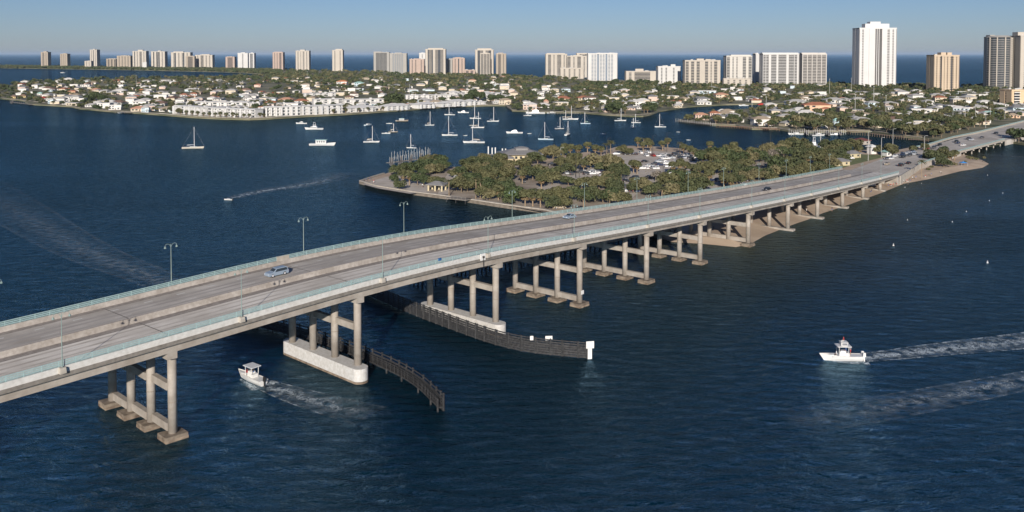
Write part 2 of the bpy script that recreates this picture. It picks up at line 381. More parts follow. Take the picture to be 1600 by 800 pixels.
# tyre paths, grime strips against the barriers
for u in (4.0, 5.9, 8.2, 10.0): ribbon('tyre_track', u-.35, u+.35, .010, ROAD)
for u in (14.3, 16.0, 18.4, 20.2): ribbon('tyre_track', u-.4, u+.4, .010, mat('polished_track', (.30,.275,.25), .85, scale=.2, col2=(.38,.355,.325)))
for a, c in ((UM-2.3, UM-.42), (U1-2.1, U1-.5), (U0+.5, U0+1.4)): ribbon('grime_strip', a, c, .014, DIRT)
def dashes(name, us, ln, hw, st, keep):
    rest = MB(); n_ = 0; s = -38.0
    while s < S1-4:
        for u in us:
            z, z2 = zp(s)+.020, zp(s+ln)+.020; q = ([bp(s,u-hw,z)-BO, bp(s+ln,u-hw,z2)-BO, bp(s+ln,u+hw,z2)-BO, bp(s,u+hw,z)-BO], [(0,1,2,3)])
            if n_ < keep: b = MB(); b.add(*q); b.build(name, LINE, bridge)
            else: rest.add(*q)
            n_ += 1
        s += st
    if rest.v: rest.build(name, LINE, bridge)['kind'] = 'stuff'
dashes('edge_mark', (2.3, 21.6), 1.6, .22, 6.3, 98)
dashes('lane_dash', (7.1, 17.0), 3.0, .10, 12.2, 98)
for u in (3.2, UM-1.7, UM+1.3, 20.9): ribbon('lane_line', u-.06, u+.06, .020, mat('faded_line', (.32,.30,.27), .85, .2, 1.5))
for s in [p for p in PIERS if p > S0]:
    b = MB(); z = zp(s)+.022
    b.add([bp(s-.12,U0+.6,z)-BO, bp(s+.12,U0+.6,z)-BO, bp(s+.12,U1-.6,z)-BO, bp(s-.12,U1-.6,z)-BO], [(0,1,2,3)])
    b.build('expansion_joint', JOINT, bridge)
bpart('parapet', [(U0+.05,-.1),(U0+.55,-.1),(U0+.42,.35),(U0+.36,.86),(U0+.05,.86)], mat('white_barrier', (.48,.465,.43), .8, scale=1.5, col2=(.60,.585,.55)))
bpart('parapet', [(U1-.55,-.1),(U1-.05,-.1),(U1-.05,.9),(U1-.34,.9),(U1-.42,.35)], BARR)
bpart('median_barrier', [(UM-.42,0),(UM+.42,0),(UM+.24,.35),(UM+.16,1.0),(UM-.16,1.0),(UM-.24,.35)], BARR, S0, 345)
bpart('deck_edge', [(U0-.02,-.75),(U0+.3,-.75),(U0+.3,-.1),(U0-.02,-.1)], mat('grey_edge_concrete', (.15,.135,.115), .9, scale=1.5, col2=(.22,.20,.175)))
bpart('deck_edge', [(U1-.3,-.75),(U1+.02,-.75),(U1+.02,-.1),(U1-.3,-.1)], MATS['grey_edge_concrete'])
# girders: deeper over the channel
for u in (-1.6, 2.9, 7.4, 11.9, 16.4, 20.9, 24.4):
    for s0, s1, dp in ((S0, 107.5, 2.15), (107.5, S1, 1.65)):
        bpart('girder', [(u-.28,-dp),(u+.28,-dp),(u+.28,-.42),(u-.28,-.42)], CONC, s0, s1, 15)
# steel railings
def railing(u):
    b = MB()
    for h in (1.12, 1.42, 1.75):
        sweep(b, [(u-.045,h-.05),(u+.045,h-.05),(u+.045,h+.05),(u-.045,h+.05)], S0, S1, 8)
    s = S0+.5
    while s < S1:
        z = zp(s); b.add([bp(s-.05,u-.05,z+.85)-BO, bp(s+.05,u-.05,z+.85)-BO, bp(s+.05,u+.05,z+.85)-BO, bp(s-.05,u+.05,z+.85)-BO,
                          bp(s-.05,u-.05,z+1.8)-BO, bp(s+.05,u-.05,z+1.8)-BO, bp(s+.05,u+.05,z+1.8)-BO, bp(s-.05,u+.05,z+1.8)-BO],
                         [(0,1,5,4),(1,2,6,5),(2,3,7,6),(3,0,4,7),(4,5,6,7)]); s += 2.4
    # close pickets
    s = S0+.5
    while s < min(S1, 390):
        z = zp(s); p = bp(s,u,0)-BO
        b.add([bp(s-.035,u,z+.86)-BO, bp(s+.035,u,z+.86)-BO, bp(s+.035,u,z+1.74)-BO, bp(s-.035,u,z+1.74)-BO], [(0,1,2,3)]); s += .16
    b.build('railing', TEAL, bridge)
railing(U0+.2); railing(U1-.2)
# piers
def column(pier, p, z0, z1, r, m):
    b = MB(); b.tube((p.x-BO.x,p.y-BO.y,z0), (p.x-BO.x,p.y-BO.y,z1), r, n=14)
    o = b.build('column', m, pier)
    for q in o.data.polygons: q.use_smooth = abs(q.normal.z) < .5
    return o
CONC_J = mat('joint_ring', (.25,.21,.17), .9)
for i, s in enumerate(PIERS):
    za = zp(s)-(2.15 if s < 107 else 1.65); an = bang(s)
    c = bp(s, 10.75, za-.75)
    b = MB(); b.box((c.x-BO.x, c.y-BO.y, za-.62), (1.7, 25.0, 1.15), an); pier = b.build('pier_cap', CONC, bridge)
    big = s in (37.6, 76.5); land = s > 230
    zf = 2.9 if big else (.75 if land else 1.0)
    if big:
        b = MB(); pts = []
        for k in range(24):
            t = 2*math.pi*k/24; x = 1.65*math.cos(t); y = 1.65*math.sin(t)+(12.0 if math.sin(t) > 0 else -12.0)
            pts.append(c+Vector((x*math.cos(an)-y*math.sin(an), x*math.sin(an)+y*math.cos(an), 0))-BO)
        b.prism([(q.x, q.y) for q in pts], .45, zf, 0)
        b.prism([((q.x-(c.x-BO.x))*1.004+(c.x-BO.x), (q.y-(c.y-BO.y))*1.004+(c.y-BO.y)) for q in pts], -3, .45, 1)
        b.build('footing', [mat('white_pier_base', (.46,.44,.40), .9, scale=1.6, col2=(.60,.585,.56), bump=.5), CONC_D], pier)
    elif land:
        b = MB(); b.box((c.x-BO.x, c.y-BO.y, .1), (2.2, 26, 1.3), an); b.build('footing', CONC, pier)
    for k in range(4):
        u = k*7.15; p = bp(s, u, 0)
        column(pier, p, zf-.2, za-1.2, .74, CONC)
        if not land:
            b = MB(); b.tube((p.x-BO.x,p.y-BO.y,zf+5.2), (p.x-BO.x,p.y-BO.y,zf+5.35), .765, n=14)
            if za > 10: b.build('joint_band', CONC_J, pier)
        if not big and not land:
            b = MB()
            b.box((p.x-BO.x,p.y-BO.y,-1.2), (3.9,3.3,3.3), an, 1); b.box((p.x-BO.x,p.y-BO.y,.70), (3.8,3.2,.5), an, 0)
            b.build('footing', [mat('weathered_footing_concrete', (.105,.08,.06), .9, scale=.9, col2=(.27,.22,.165), bump=.4), CONC_D], pier)
    if not land:
        for z, hh in (((zf+.2, 1.3) if not big else (None, 0)), (zf+(za-zf)*.50, 1.25)):
            if z is None: continue
            for k in range(3):
                if z > zf+1 and za < 6: continue
                a_, b_ = bp(s, k*7.15+.6, 0), bp(s, (k+1)*7.15-.6, 0); m_ = (a_+b_)/2-BO
                q = MB(); q.box((m_.x, m_.y, z+hh/2), (.95, (b_-a_).length, hh), an); q.build('cross_beam', CONC, pier)
# small electrical boxes and navigation sign fixed to the bridge
for s in (66.5, 68):
    pass
b = MB(); c = bp(69.5, U0-.15, zp(69.5)+.3)-BO; b.box(c, (1.5,.2,1.5), BANG); b.build('navigation_sign', WHITE, bridge)
b = MB(); c = bp(69.5, U0-.3, zp(69.5)-.2)-BO; b.tube(c+Vector((0,0,.6)), c-Vector((0,0,1.6)), .08); b.tube(c+Vector((0,0,.7)), c+Vector((0,0,.3)), .28, n=10); b.build('navigation_lamp', DARK, bridge)
b = MB(); c = bp(107.5, -.9, 3.6)-BO; b.box(c, (1.1,.1,1.0), BANG); b.build('pier_notice', WHITE, bridge)
b = MB(); c = bp(38, U1-.1, zp(38)+1.25)-BO; b.box(c, (3.0,.5,1.0), BANG); b.build('rail_cabinet', CONC_L, bridge)
b = MB(); c = bp(57, U0+.2, zp(57)+1.7)-BO; b.box(c, (.8,.3,.5), BANG); b.build('rail_sign', mat('blue_sign', (.03,.12,.3), .5), bridge)

# street lamps, twin arms
def lamp_proto():
    t = thing('street_lamp', '', 'street lamp')
    b = MB(); b.box((0,0,-.45), (.95,.8,.9), 0, 0, .85); b.build('base', CONC_L, t)
    b = MB(); b.tube((0,0,0), (0,0,8.2), .085, .05, 8); b.build('pole', TEALD, t)
    for sg in (-1, 1):
        b = MB(); pts = [Vector((0,0,7.6)), Vector((sg*.35,0,8.15)), Vector((sg*.8,0,8.3)), Vector((sg*1.15,0,8.1)), Vector((sg*1.2,0,7.8))]
        for a_, c_ in zip(pts, pts[1:]): b.tube(a_, c_, .035, n=6)
        arm = b.build('arm', TEALD, t)
        b = MB(); b.tube((sg*1.2,0,7.82), (sg*1.2,0,7.5), .08, .24, 10); b.tube((sg*1.2,0,7.5), (sg*1.2,0,7.42), .22, .12, 10); b.build('lantern', TEALD, arm)
    return t
lamp = lamp_proto(); reg(lamp)
near_s = [-18.2, 11, 41.5, 71, 101.5, 134.5, 163, 198, 225, 251, 281, 312, 342]
far_s = [-17.5, 13.5, 43.5, 72, 111, 144, 173, 207, 235, 268, 298, 329, 358]
NL, FL_ = 'near-side railing', 'far-side railing'
ordn = ['first','second','third','fourth','fifth','sixth','seventh','eighth','ninth','tenth','eleventh','twelfth','thirteenth']
first = True
for side, ss, u in (('near', near_s, U0-.25), ('far', far_s, U1+.25)):
    for k, s in enumerate(ss):
        p = bp(s, u, zp(s)+.85)
        lab = 'green twin-arm street lamp on the %s railing, %s from the left' % (side, ordn[k])
        if first: o = lamp; first = False; o.location = p; o.rotation_euler = (0,0,BANG); o['label'] = lab; o['group'] = 'twin-arm street lamps along the bridge'
        else: copy_tree(lamp, None, p, BANG, lab, 'twin-arm street lamps along the bridge')

# ------------------------------------------------------------------ causeway road beyond the bridge
ZR = 3.6
near_edge = [(1397,274.5),(1435,259),(1470,247.5),(1502,237.5),(1570,219.5),(1640,205),(1800,183)]
far_edge = [(1362,252.5),(1395,242),(1425,233.5),(1450,228),(1490,216),(1525,209),(1600,190.5),(1760,166)]
def road_poly():
    a = [bp(S1-.5, U0+.4, ZR)]+[at(x,y,ZR) for x, y in near_edge[1:]]; c = [bp(S1-.5, U1-.4, ZR)]+[at(x,y,ZR) for x, y in far_edge[1:]]
    return a, c
RA, RC = road_poly()
b = MB(); b.prism([(p.x,p.y) for p in RA]+[(p.x,p.y) for p in reversed(RC)], 1.0, ZR, 0)
# keep the fill only on land: the part over the inlet is the small bridge below
def lerp_edge(E, i, t): return E[i].lerp(E[i+1], t)
def strip_solid(name, A, C, z0, z1, m):
    b = MB(); b.prism([(p.x,p.y) for p in A]+[(p.x,p.y) for p in reversed(C)], z0, z1); return struct(b.build(name, m))
RM = mat('causeway_surface', (.42,.385,.34), .9, scale=.1, col2=(.52,.48,.43), bump=.1, blotch=.04)
strip_solid('causeway_road', RA[:4], RC[:4], 0, ZR, RM)
strip_solid('causeway_road', RA[4:], RC[5:], 0, ZR, RM)
# abutment and retaining wall
t = thing('retaining_wall', 'pale concrete retaining wall where the bridge meets the beach', 'wall', bp(S1, U0, 0))
b = MB(); p1 = bp(S1+1, U0+.2, 0); p2 = RA[1]; q = Vector((p1.x,p1.y,0))
dd = (p2-p1); L_ = math.hypot(dd.x, dd.y)
b.box(((p2.x-p1.x)/2+.3, (p2.y-p1.y)/2-.3, 2.3), (L_, .5, 4.4), math.atan2(dd.y, dd.x)); b.build('wall_panel', CONC_L, t).location = bp(S1+1, U0+.2, 0)-bp(S1, U0, 0)
b = MB(); cc = bp(S1-.5, 11.4, 0); b.box((cc.x-t.location.x, cc.y-t.location.y, 2.3), (1.5, 27, 4.0), BANG); b.build('abutment', CONC, t)
# lane paint on the causeway
def lerp3(A, C, f): return [a.lerp(c, f) for a, c in zip(A, C)]
idx = min(len(RA), len(RC))
for f_ in (.06, .22, .38, .52, .66, .8, .94):
    line = lerp3(RA[:idx], RC[:idx], f_); b = MB()
    for a_, c_ in zip(line, line[1:]):
        L_ = (c_-a_).length; k = 0; dv = (c_-a_)/L_; nv = Vector((-dv.y, dv.x, 0))*.12
        solid = f_ in (.06, .52, .94)
        while k < L_:
            e = min(L_, k+(6 if solid else 3)); p, q_ = a_+dv*k, a_+dv*e
            b.add([(p.x-nv.x,p.y-nv.y,ZR+.012), (q_.x-nv.x,q_.y-nv.y,ZR+.012), (q_.x+nv.x,q_.y+nv.y,ZR+.012), (p.x+nv.x,p.y+nv.y,ZR+.012)], [(0,1,2,3)]); k = e if solid else k+10
    struct(b.build('road_markings', LINE))
# small bridge over the inlet
sb = thing('road_bridge', 'low short bridge with sea green railings carrying the causeway over the inlet', 'bridge', RA[3])
so_ = sb.location.copy()
A2, C2 = [RA[3], RA[4]], [RC[3], RC[5]]
b = MB(); b.prism([(p.x-so_.x, p.y-so_.y) for p in A2+C2[::-1]], ZR-.5-so_.z, ZR+.002-so_.z); b.build('deck_slab', RM, sb)
for nm, E in (('parapet', A2), ('parapet', [RC[2], RC[3], RC[4], RC[5], RC[6]]), ('parapet', [RA[1], RA[2], RA[3]])):
    for a_, c_ in zip(E, E[1:]):
        d_ = c_-a_; L_ = d_.length; an = math.atan2(d_.y, d_.x); m_ = (a_+c_)/2-so_
        b = MB(); b.box((m_.x, m_.y, .38), (L_, .4, .9), an); b.build('parapet', CONC_L, sb)
        b = MB()
        for h in (1.0, 1.3, 1.6): b.box((m_.x, m_.y, h), (L_, .12, .12), an)
        k = 0
        while k < L_:
            p = a_+d_/L_*k-so_; b.box((p.x, p.y, 1.2), (.12, .12, .9), an); k += 1.2
        b.build('railing', TEAL, sb)
d_ = RA[4]-RA[3]; L_ = d_.length; cr = (C2[0]-A2[0]).normalized()
for k in range(6):
    f_ = (k+.5)/6; a_ = A2[0].lerp(A2[1], f_)-so_; c_ = C2[0].lerp(C2[1], f_)-so_; m_ = (a_+c_)/2; dv = c_-a_
    b = MB(); b.box((m_.x, m_.y, -.85), (1.0, dv.length+1, .7), math.atan2(dv.y, dv.x)-R(90)); cp = b.build('pier_cap', CONC, sb)
    for j in range(5):
        p = a_.lerp(c_, (j+.2)/4.6); b = MB(); b.tube((p.x,p.y,-6), (p.x,p.y,-1), .4, n=8); b.build('column', CONC, cp)

# ------------------------------------------------------------------ channel fenders (timber walkways)
def poly_s(pts, step):
    out = []; 
    for a, c in zip(pts, pts[1:]):
        L = (c-a).length; n = max(1, int(L/step))
        for k in range(n): out.append(a.lerp(c, k/n))
    out.append(pts[-1]); return out
def smooth(pts, it=2):
    for _ in range(it):
        q = [pts[0]]
        for a, c in zip(pts, pts[1:]): q += [a*.75+c*.25, a*.25+c*.75]
        q.append(pts[-1]); pts = q
    return pts
def fender(px, label, top=2.6, wd=2.0, side=1):
    pts = smooth([at(x, y) for x, y in px]); org = pts[0].copy(); P = [p-org for p in poly_s(pts, 1.2)]
    t = thing('timber_fender', label, 'fender', org)
    N_ = []
    for i in range(len(P)):
        d = (P[min(i+1, len(P)-1)]-P[max(0, i-1)]).normalized(); N_.append(Vector((-d.y, d.x, 0))*wd*side)
    zz = Vector((0,0,1))
    for h, th in [(.30,.26),(.8,.26),(1.3,.26),(1.8,.26)]+([(2.3,.22)] if top < 3.3 else [(2.3,.22),(2.8,.2)])+[(top,.12)]:
        b = MB(); b.loft([[p+zz*(h-th)+n*-.06, p+zz*(h-th)+n*.06, p+zz*(h+th*.6)+n*.06, p+zz*(h+th*.6)+n*-.06] for p, n in zip(P, N_)]); b.build('wale', TIMBER, t)
    b = MB(); b.loft([[p+zz*.75, p+n+zz*.75, p+n+zz*.95, p+zz*.95] for p, n in zip(P, N_)]); b.build('walkway', TIMBER, t)
    b = MB()
    for h in (1.6, 2.0, 2.4): b.loft([[p+n+zz*(h-.05)-n*.03, p+n+zz*(h-.05)+n*.03, p+n+zz*(h+.05)+n*.03, p+n+zz*(h+.05)-n*.03] for p, n in zip(P, N_)])
    for p, n in zip(P, N_): b.tube(p+n+zz*.8, p+n+zz*2.45, .07, n=5)
    b.build('railing', TIMBER, t)
    for i in range(0, len(P), 2):
        b = MB(); b.tube(P[i]+zz*-3-N_[i]*.1, P[i]+zz*(top+.25)-N_[i]*.1, .19, n=6)
        if i % 4 == 0: b.tube(P[i]+N_[i]+zz*-3, P[i]+N_[i]+zz*.9, .19, n=6)
        b.build('piling', TIMBER, t)
    return t, P, N_
f1, P1, N1 = fender([(350,498),(400,510),(470,528),(560,560),(620,585),(660,610),(680,630),(693,643)], 'dark timber channel fender curving past the nearer white pier base', 3.0, 1.0, -1)
f2, P2, N2 = fender([(560,455),(577,462),(640,490),(700,513),(760,535),(800,546),(840,553),(918,560)], 'dark timber channel fender curving past the farther white pier base, with white end boards', 3.3, 1.2, 1)
zz = Vector((0,0,1))
e = P2[-1]; b = MB(); b.box((e.x+.5,e.y-.35,3.0), (1.7,.12,1.5), R(12)); b.build('end_board', WHITE, f2)
b = MB(); b.box((e.x+.45,e.y-.35,1.1), (.9,.12,2.2), R(12)); b.build('end_board', WHITE, f2)
for px, wd_ in ((858, 1.5), (831, .7)):
    p = at(px, 556)-f2.location; b = MB(); b.box((p.x, p.y+1.6, 3.3), (wd_,.1,.9), R(5)); b.build('notice_board', WHITE, f2)
# old fishing pier on timber piles behind the bridge
A = at(650, 447); Bq = at(1046, 366); org = A.copy(); dv = Bq-A; L_ = dv.length; du = dv/L_; dn = Vector((-du.y, du.x, 0))
t = thing('fishing_pier', 'low old fishing pier on dark timber piles hidden behind the long bridge', 'pier', org)
b = MB(); m_ = dv/2; b.box((m_.x, m_.y, 2.6), (L_, 7, .5), math.atan2(dv.y, dv.x)); b.build('deck', TIMBER_L, t)
k = 0
while k < L_:
    b = MB()
    for q in (-3, -1, 1, 3):
        p = du*k+dn*q; b.tube((p.x,p.y,-3), (p.x,p.y,2.4), .22, n=6)
    p = du*k; b.box((p.x,p.y,2.15), (.4,7,.4), math.atan2(du.y,du.x)); b.build('pile_bent', TIMBER, t); k += 4.5
b = MB()
for q in (-3.4, 3.4):
    for h in (3.3, 3.8):
        b.tube(dn*q+Vector((0,0,h)), du*L_+dn*q+Vector((0,0,h)), .06, n=4)
    k = 0
    while k < L_: p = du*k+dn*q; b.tube((p.x,p.y,2.8), (p.x,p.y,3.85), .06, n=4); k += 2
b.build('railing', TIMBER, t)
# ------------------------------------------------------------------ trees
def leafmat(name, c1, c2, sc=.35):
    m = mat(name, c1, .75, scale=sc, col2=c2, detail=3, spec=.2)
    b = m.node_tree.nodes['Principled BSDF']
    return m
LEAF = [leafmat('olive_foliage', (.060,.064,.028), (.155,.148,.072)), leafmat('green_foliage', (.040,.052,.025), (.105,.115,.052)),
        leafmat('deep_foliage', (.032,.048,.022), (.085,.105,.045)), leafmat('khaki_foliage', (.10,.094,.045), (.21,.185,.10))]
LEAFG = leafmat('bright_foliage', (.04,.062,.024), (.085,.115,.045))
LBARE = leafmat('bare_twigs', (.15,.13,.10), (.26,.23,.19))
LPALM = leafmat('palm_fronds', (.046,.054,.024), (.120,.118,.056), .6)
LSKIRT = leafmat('dry_palm_skirt', (.12,.085,.045), (.22,.16,.085), .8)
def quads(C, Nn, size, r):
    """little leaf-clump faces centred on C, facing roughly Nn"""
    n = len(C); a = r.normal(size=(n,3)); Nn = Nn+a*.55; Nn /= np.linalg.norm(Nn, axis=1)[:,None]+1e-9
    u = np.cross(Nn, r.normal(size=(n,3))); u /= np.linalg.norm(u, axis=1)[:,None]+1e-9; v = np.cross(Nn, u)
    s = size*(.6+.8*r.random(n))[:,None]; k = (.55+.5*r.random(n))[:,None]
    V = np.stack([C-u*s, C-v*s*k, C+u*s, C+v*s*k], 1).reshape(-1,3)
    return V
def np_mesh(name, V, mats, nv=4, mi=None):
    n = len(V)//nv; me = bpy.data.meshes.new(name); me.vertices.add(len(V)); me.vertices.foreach_set('co', np.ascontiguousarray(V, dtype=np.float32).ravel())
    me.loops.add(len(V)); me.loops.foreach_set('vertex_index', np.arange(len(V), dtype=np.int32))
    me.polygons.add(n); me.polygons.foreach_set('loop_start', np.arange(0, len(V), nv, dtype=np.int32))
    for m in mats: me.materials.append(m)
    if mi is not None: me.polygons.foreach_set('material_index', mi.astype(np.int32))
    me.update(); return me
def crown_pts(r, n, rad, flat=.72, lobes=9):
    """points on and in a cluster of lobes: uneven outline with gaps"""
    L = []; 
    for i in range(lobes):
        a = r.random()*2*math.pi; q = rad*(.25+.45*r.random())*(1 if i else 0)
        L.append((q*math.cos(a), q*math.sin(a), rad*flat*(-.25+.75*r.random()), rad*(.30+.30*r.random())))
    L = np.array(L); w_ = L[:,3]**2; idx = r.choice(len(L), n, p=w_/w_.sum())
    d = r.normal(size=(n,3)); d /= np.linalg.norm(d, axis=1)[:,None]; d[:,2] = np.where(d[:,2] < -.45, -d[:,2], d[:,2])
    q = L[idx,3]*(.72+.34*r.random(n)**.7)
    C = L[idx,:3]+d*q[:,None]*np.array([1,1,.8]); return C, d
def crown_mesh(seed, m, rad=4.6, n=1300, size=.40, zc=3.0, lobes=11):
    r = np.random.default_rng(seed); C, d = crown_pts(r, n, rad, .7, lobes); C[:,2] += zc
    return np_mesh('crown', quads(C, d, size, r), [m])
def trunk_mesh(seed, h=4.2, m=BARK):
    rr = random.Random(seed); b = MB(); b.tube((0,0,-.3), (0,0,h*.45), .30, .22, 7)
    for k in range(5):
        a = k*1.26+rr.random(); q = 1.3+rr.random()*1.2
        b.tube((0,0,h*.4), (math.cos(a)*q, math.sin(a)*q, h*(.85+.35*rr.random())), .17, .06, 5)
    return b.mesh('trunk', m, fixn=False)
def sabal_meshes(seed, h=3.8):
    r = np.random.default_rng(seed); C, d = crown_pts(r, 10, 1, 1, 1)
    n = 420; d = r.normal(size=(n,3)); d /= np.linalg.norm(d, axis=1)[:,None]; d[:,2] = np.where(d[:,2] < -.5, -d[:,2], d[:,2])
    C = d*(.9+1.1*r.random(n)**.5)[:,None]*np.array([1.15,1.15,.8]); C[:,2] += h+.5
    V1 = quads(C, d, .40, r)
    n2 = 80; a = r.random(n2)*6.283; q = .5+.75*r.random(n2); C2 = np.stack([np.cos(a)*q, np.sin(a)*q, h-.6-r.random(n2)*.9], 1)
    d2 = np.stack([np.cos(a), np.sin(a), a*0], 1); V2 = quads(C2, d2, .32, r)
    crown = np_mesh('fronds', V1, [LPALM]); skirt = np_mesh('dry_skirt', V2, [LSKIRT])
    b = MB(); b.tube((0,0,-.2), (.1,.05,h), .24, .19, 7); return crown, skirt, b.mesh('trunk', PALMBARK, fixn=False)
def coco_meshes(seed, h=8):
    rr = random.Random(seed); b = MB()
    for k in range(22):
        a = k*2.399+rr.random()*.4; el = rr.uniform(-.2, 1.1); L = rr.uniform(2.3, 3.1); pts = []
        for j in range(6):
            t = j/5; x = L*t*math.cos(el*(1-t*.5)); z = L*t*math.sin(el)-1.5*t*t*L*.42; pts.append((x, z, .34*math.sin(math.pi*min(1, t*.9+.12))))
        vs = []
        for x, z, wd in pts:
            for q in (-1, 0, 1): vs.append((x*math.cos(a)-q*wd*math.sin(a), x*math.sin(a)+q*wd*math.cos(a), h+z-abs(q)*.16))
        fs = []
        for j in range(5):
            for q in (0, 1): fs.append((j*3+q, j*3+q+1, j*3+q+4, j*3+q+3))
        b.add(vs, fs)
    cr = b.mesh('fronds', LPALM, fixn=False); b = MB(); pts = [Vector((0,0,-.2)), Vector((.25,0,h*.35)), Vector((.3,0,h*.7)), Vector((0,0,h))]
    for p, q in zip(pts, pts[1:]): b.tube(p, q, .2, .16, 7)
    return cr, b.mesh('trunk', PALMBARK, fixn=False)
TREE = {}
for k in range(4):
    for v in range(3): TREE['b%d%d' % (k, v)] = (crown_mesh(10*k+v, LEAF[k], n=1300), trunk_mesh(k*3+v))
TREE['g0'] = (crown_mesh(77, LEAFG, n=1000), TREE['b00'][1])
TREE['n0'] = (crown_mesh(78, LBARE, n=420, size=.30), trunk_mesh(99, 5.5, LBARE))
SAB = [sabal_meshes(s) for s in (1, 2, 3)]; COC = [coco_meshes(s) for s in (1, 2)]
ntree = {}
def put_tree(kind, p, sc, label, group, rz=None):
    rz = random.uniform(0, 6.28) if rz is None else rz
    nm = {'b': 'broadleaf_tree', 'g': 'broadleaf_tree', 'n': 'bare_tree', 'p': 'cabbage_palm', 'P': 'coconut_palm'}[kind[0]]
    cat = 'palm' if kind[0] in 'pP' else 'tree'
    t = thing(nm, label, cat, p, rz, group, (sc*random.uniform(.92,1.08), sc*random.uniform(.92,1.08), sc*random.uniform(.9,1.1)))
    if kind[0] in 'bgn':
        cm, tm = TREE[kind]; link('crown', cm, t); link('trunk', tm, t)
    elif kind[0] == 'p':
        a_, s_, tm = random.choice(SAB); link('fronds', a_, t); link('dry_skirt', s_, t); link('trunk', tm, t)
    else:
        a_, tm = random.choice(COC); link('fronds', a_, t); link('trunk', tm, t)
    return t
Z1 = "170,320,60 250,290,50 330,300,60 420,310,70 470,250,60 540,230,60 600,220,60 650,230,60 690,270,50 600,310,50 520,320,50 220,390,50p 290,400,50p 380,430,60 450,430,50 550,430,50 620,440,40 170,480,40 440,350,50 740,440,50P 800,350,50 850,350,50 1020,180,50 960,250,60 1060,240,60 1130,230,60 1200,250,60 950,320,50 1020,330,60 1100,320,60 1180,330,60 1250,300,60 1310,200,50 890,400,50 1010,420,60 1080,400,60 1180,400,60 1250,370,60p 1330,380,60 1400,380,60 1400,300,50 820,490,60 880,510,70 950,500,60 1050,480,60 1130,500,70 1200,500,60 1300,480,60 1380,480,60 1130,580,60 1200,590,60 1300,560,60p 1420,560,50 1420,640,50 700,500,40P 760,500,40P 120,400,40 130,300,40 400,250,40 560,280,60 640,290,50"
Z2 = "350,140,40 410,140,40 620,120,50p 680,140,50p 740,150,50p 830,140,50p 920,120,50p 1000,140,50p 1060,150,40p 1120,100,50P 1165,80,40P 480,200,60 560,210,60 400,260,60 300,280,70p 230,330,60 80,320,60 20,250,50 640,290,50 750,230,50p 820,240,60p 770,310,60 880,310,60p 950,290,50 1030,300,80 1100,330,60 1190,340,60 1230,370,60 1300,340,40 620,360,50 740,350,50 90,420,60 240,420,70p 350,410,70 430,390,60 500,430,70 550,460,60 440,470,60p 720,470,50 860,500,60 950,510,60 1040,500,70 1110,500,60 1180,450,60 1200,520,60 140,640,80g 270,640,60p 350,640,60p 430,650,60p 330,580,40 560,640,70 640,630,70 720,620,70 820,620,70 900,650,60 1000,620,70 1080,640,70 1150,650,70 1230,650,70 1300,660,60 70,560,70 10,600,60 560,700,60 680,700,60 870,660,50P"
Z3 = "340,150,50p 410,110,50P 450,150,60p 400,190,50p 480,190,40p 620,180,50p 680,150,50p 820,150,50P 30,180,40P 860,220,50p 930,240,50p 970,260,50p 150,240,40 230,250,40 1160,190,60p 1170,270,50 1340,240,50p 1420,200,50p 290,420,70p 330,430,60p 60,440,80 50,560,70 150,490,50 90,680,60 740,430,50p 820,420,60p 880,420,50p 960,450,60p 1020,480,60p 1080,360,70 1170,370,70 1250,360,70 1330,360,70 1120,450,70 1200,460,70 1290,450,70 1390,450,70 1150,530,60p 1320,580,60p 1400,600,60p 540,500,60n 620,520,50n 350,650,70 430,660,70 500,690,60 290,660,50 620,680,60P 700,620,80 780,580,80 850,560,70 930,590,80 1010,600,80 1070,640,80 700,700,70 800,680,70 900,680,70 1000,680,60"
Z4 = "100,310,50p 200,260,50p 400,370,60 380,420,60 500,400,60 590,330,60 640,360,60n 700,320,60 780,290,60 860,270,60 930,260,60 980,300,60 860,350,60 760,360,60 1000,350,60 1070,340,60 1140,350,60 1200,360,50p 1320,270,60 1380,290,60 1430,310,50 1300,350,60 1380,380,60 1440,400,50 950,400,60 1030,410,60p 1110,420,60 1190,440,60 1260,440,60 1330,470,60 680,500,70 740,480,70 700,560,60 840,480,60 900,480,60 960,480,60 850,590,60 940,560,60 1020,540,60 60,430,80 160,420,80 260,440,80 340,480,60 100,520,70 200,530,70 300,560,60 80,620,60p 150,640,60p 230,640,60 330,610,60 420,580,60 500,600,60 560,580,60 620,620,50 780,560,60 1150,500,50 1200,520,50 1280,520,40"
Z5 = "230,170,60 320,120,60 450,60,60 500,110,50p 720,100,50 880,110,60 920,130,50 380,50,60"
Z6 = "370,430,60 430,450,60 480,420,60 500,380,50 560,410,60p 610,390,50p 270,490,60P 300,500,50P 500,480,50 1220,220,50 300,330,40p 180,340,40p"
sides = [(640, 'at the waterfront tip of the park island'), (740, 'behind the stone picnic shelter in the park'), (800, 'between the seawall and the park building'), (880, 'beside the small car park in the island park'),
         (960, 'between the long bridge and the small car park'), (1040, 'around the big car park on the island'), (1120, 'near the path that opens through the wooded park'),
         (1200, 'in the dense grove along the long bridge'), (1290, 'at the wooded right end of the island park'), (1380, 'near the causeway on the park island'), (2000, 'on the sand spit beside the causeway')]
KD = {'b0': 'olive green bushy tree', 'b1': 'mid green bushy tree', 'b2': 'dark green bushy tree', 'b3': 'khaki green bushy tree', 'g': 'bright green bushy tree', 'n': 'nearly leafless grey tree', 'p': 'short round-headed palm with brown skirt', 'P': 'taller feathery coconut palm'}
KP = {'b0': 'olive green bushy trees', 'b1': 'mid green bushy trees', 'b2': 'dark green bushy trees', 'b3': 'khaki green bushy trees', 'g': 'bright green trees', 'n': 'leafless grey trees', 'p': 'round-headed palms', 'P': 'coconut palms'}
nb = 0
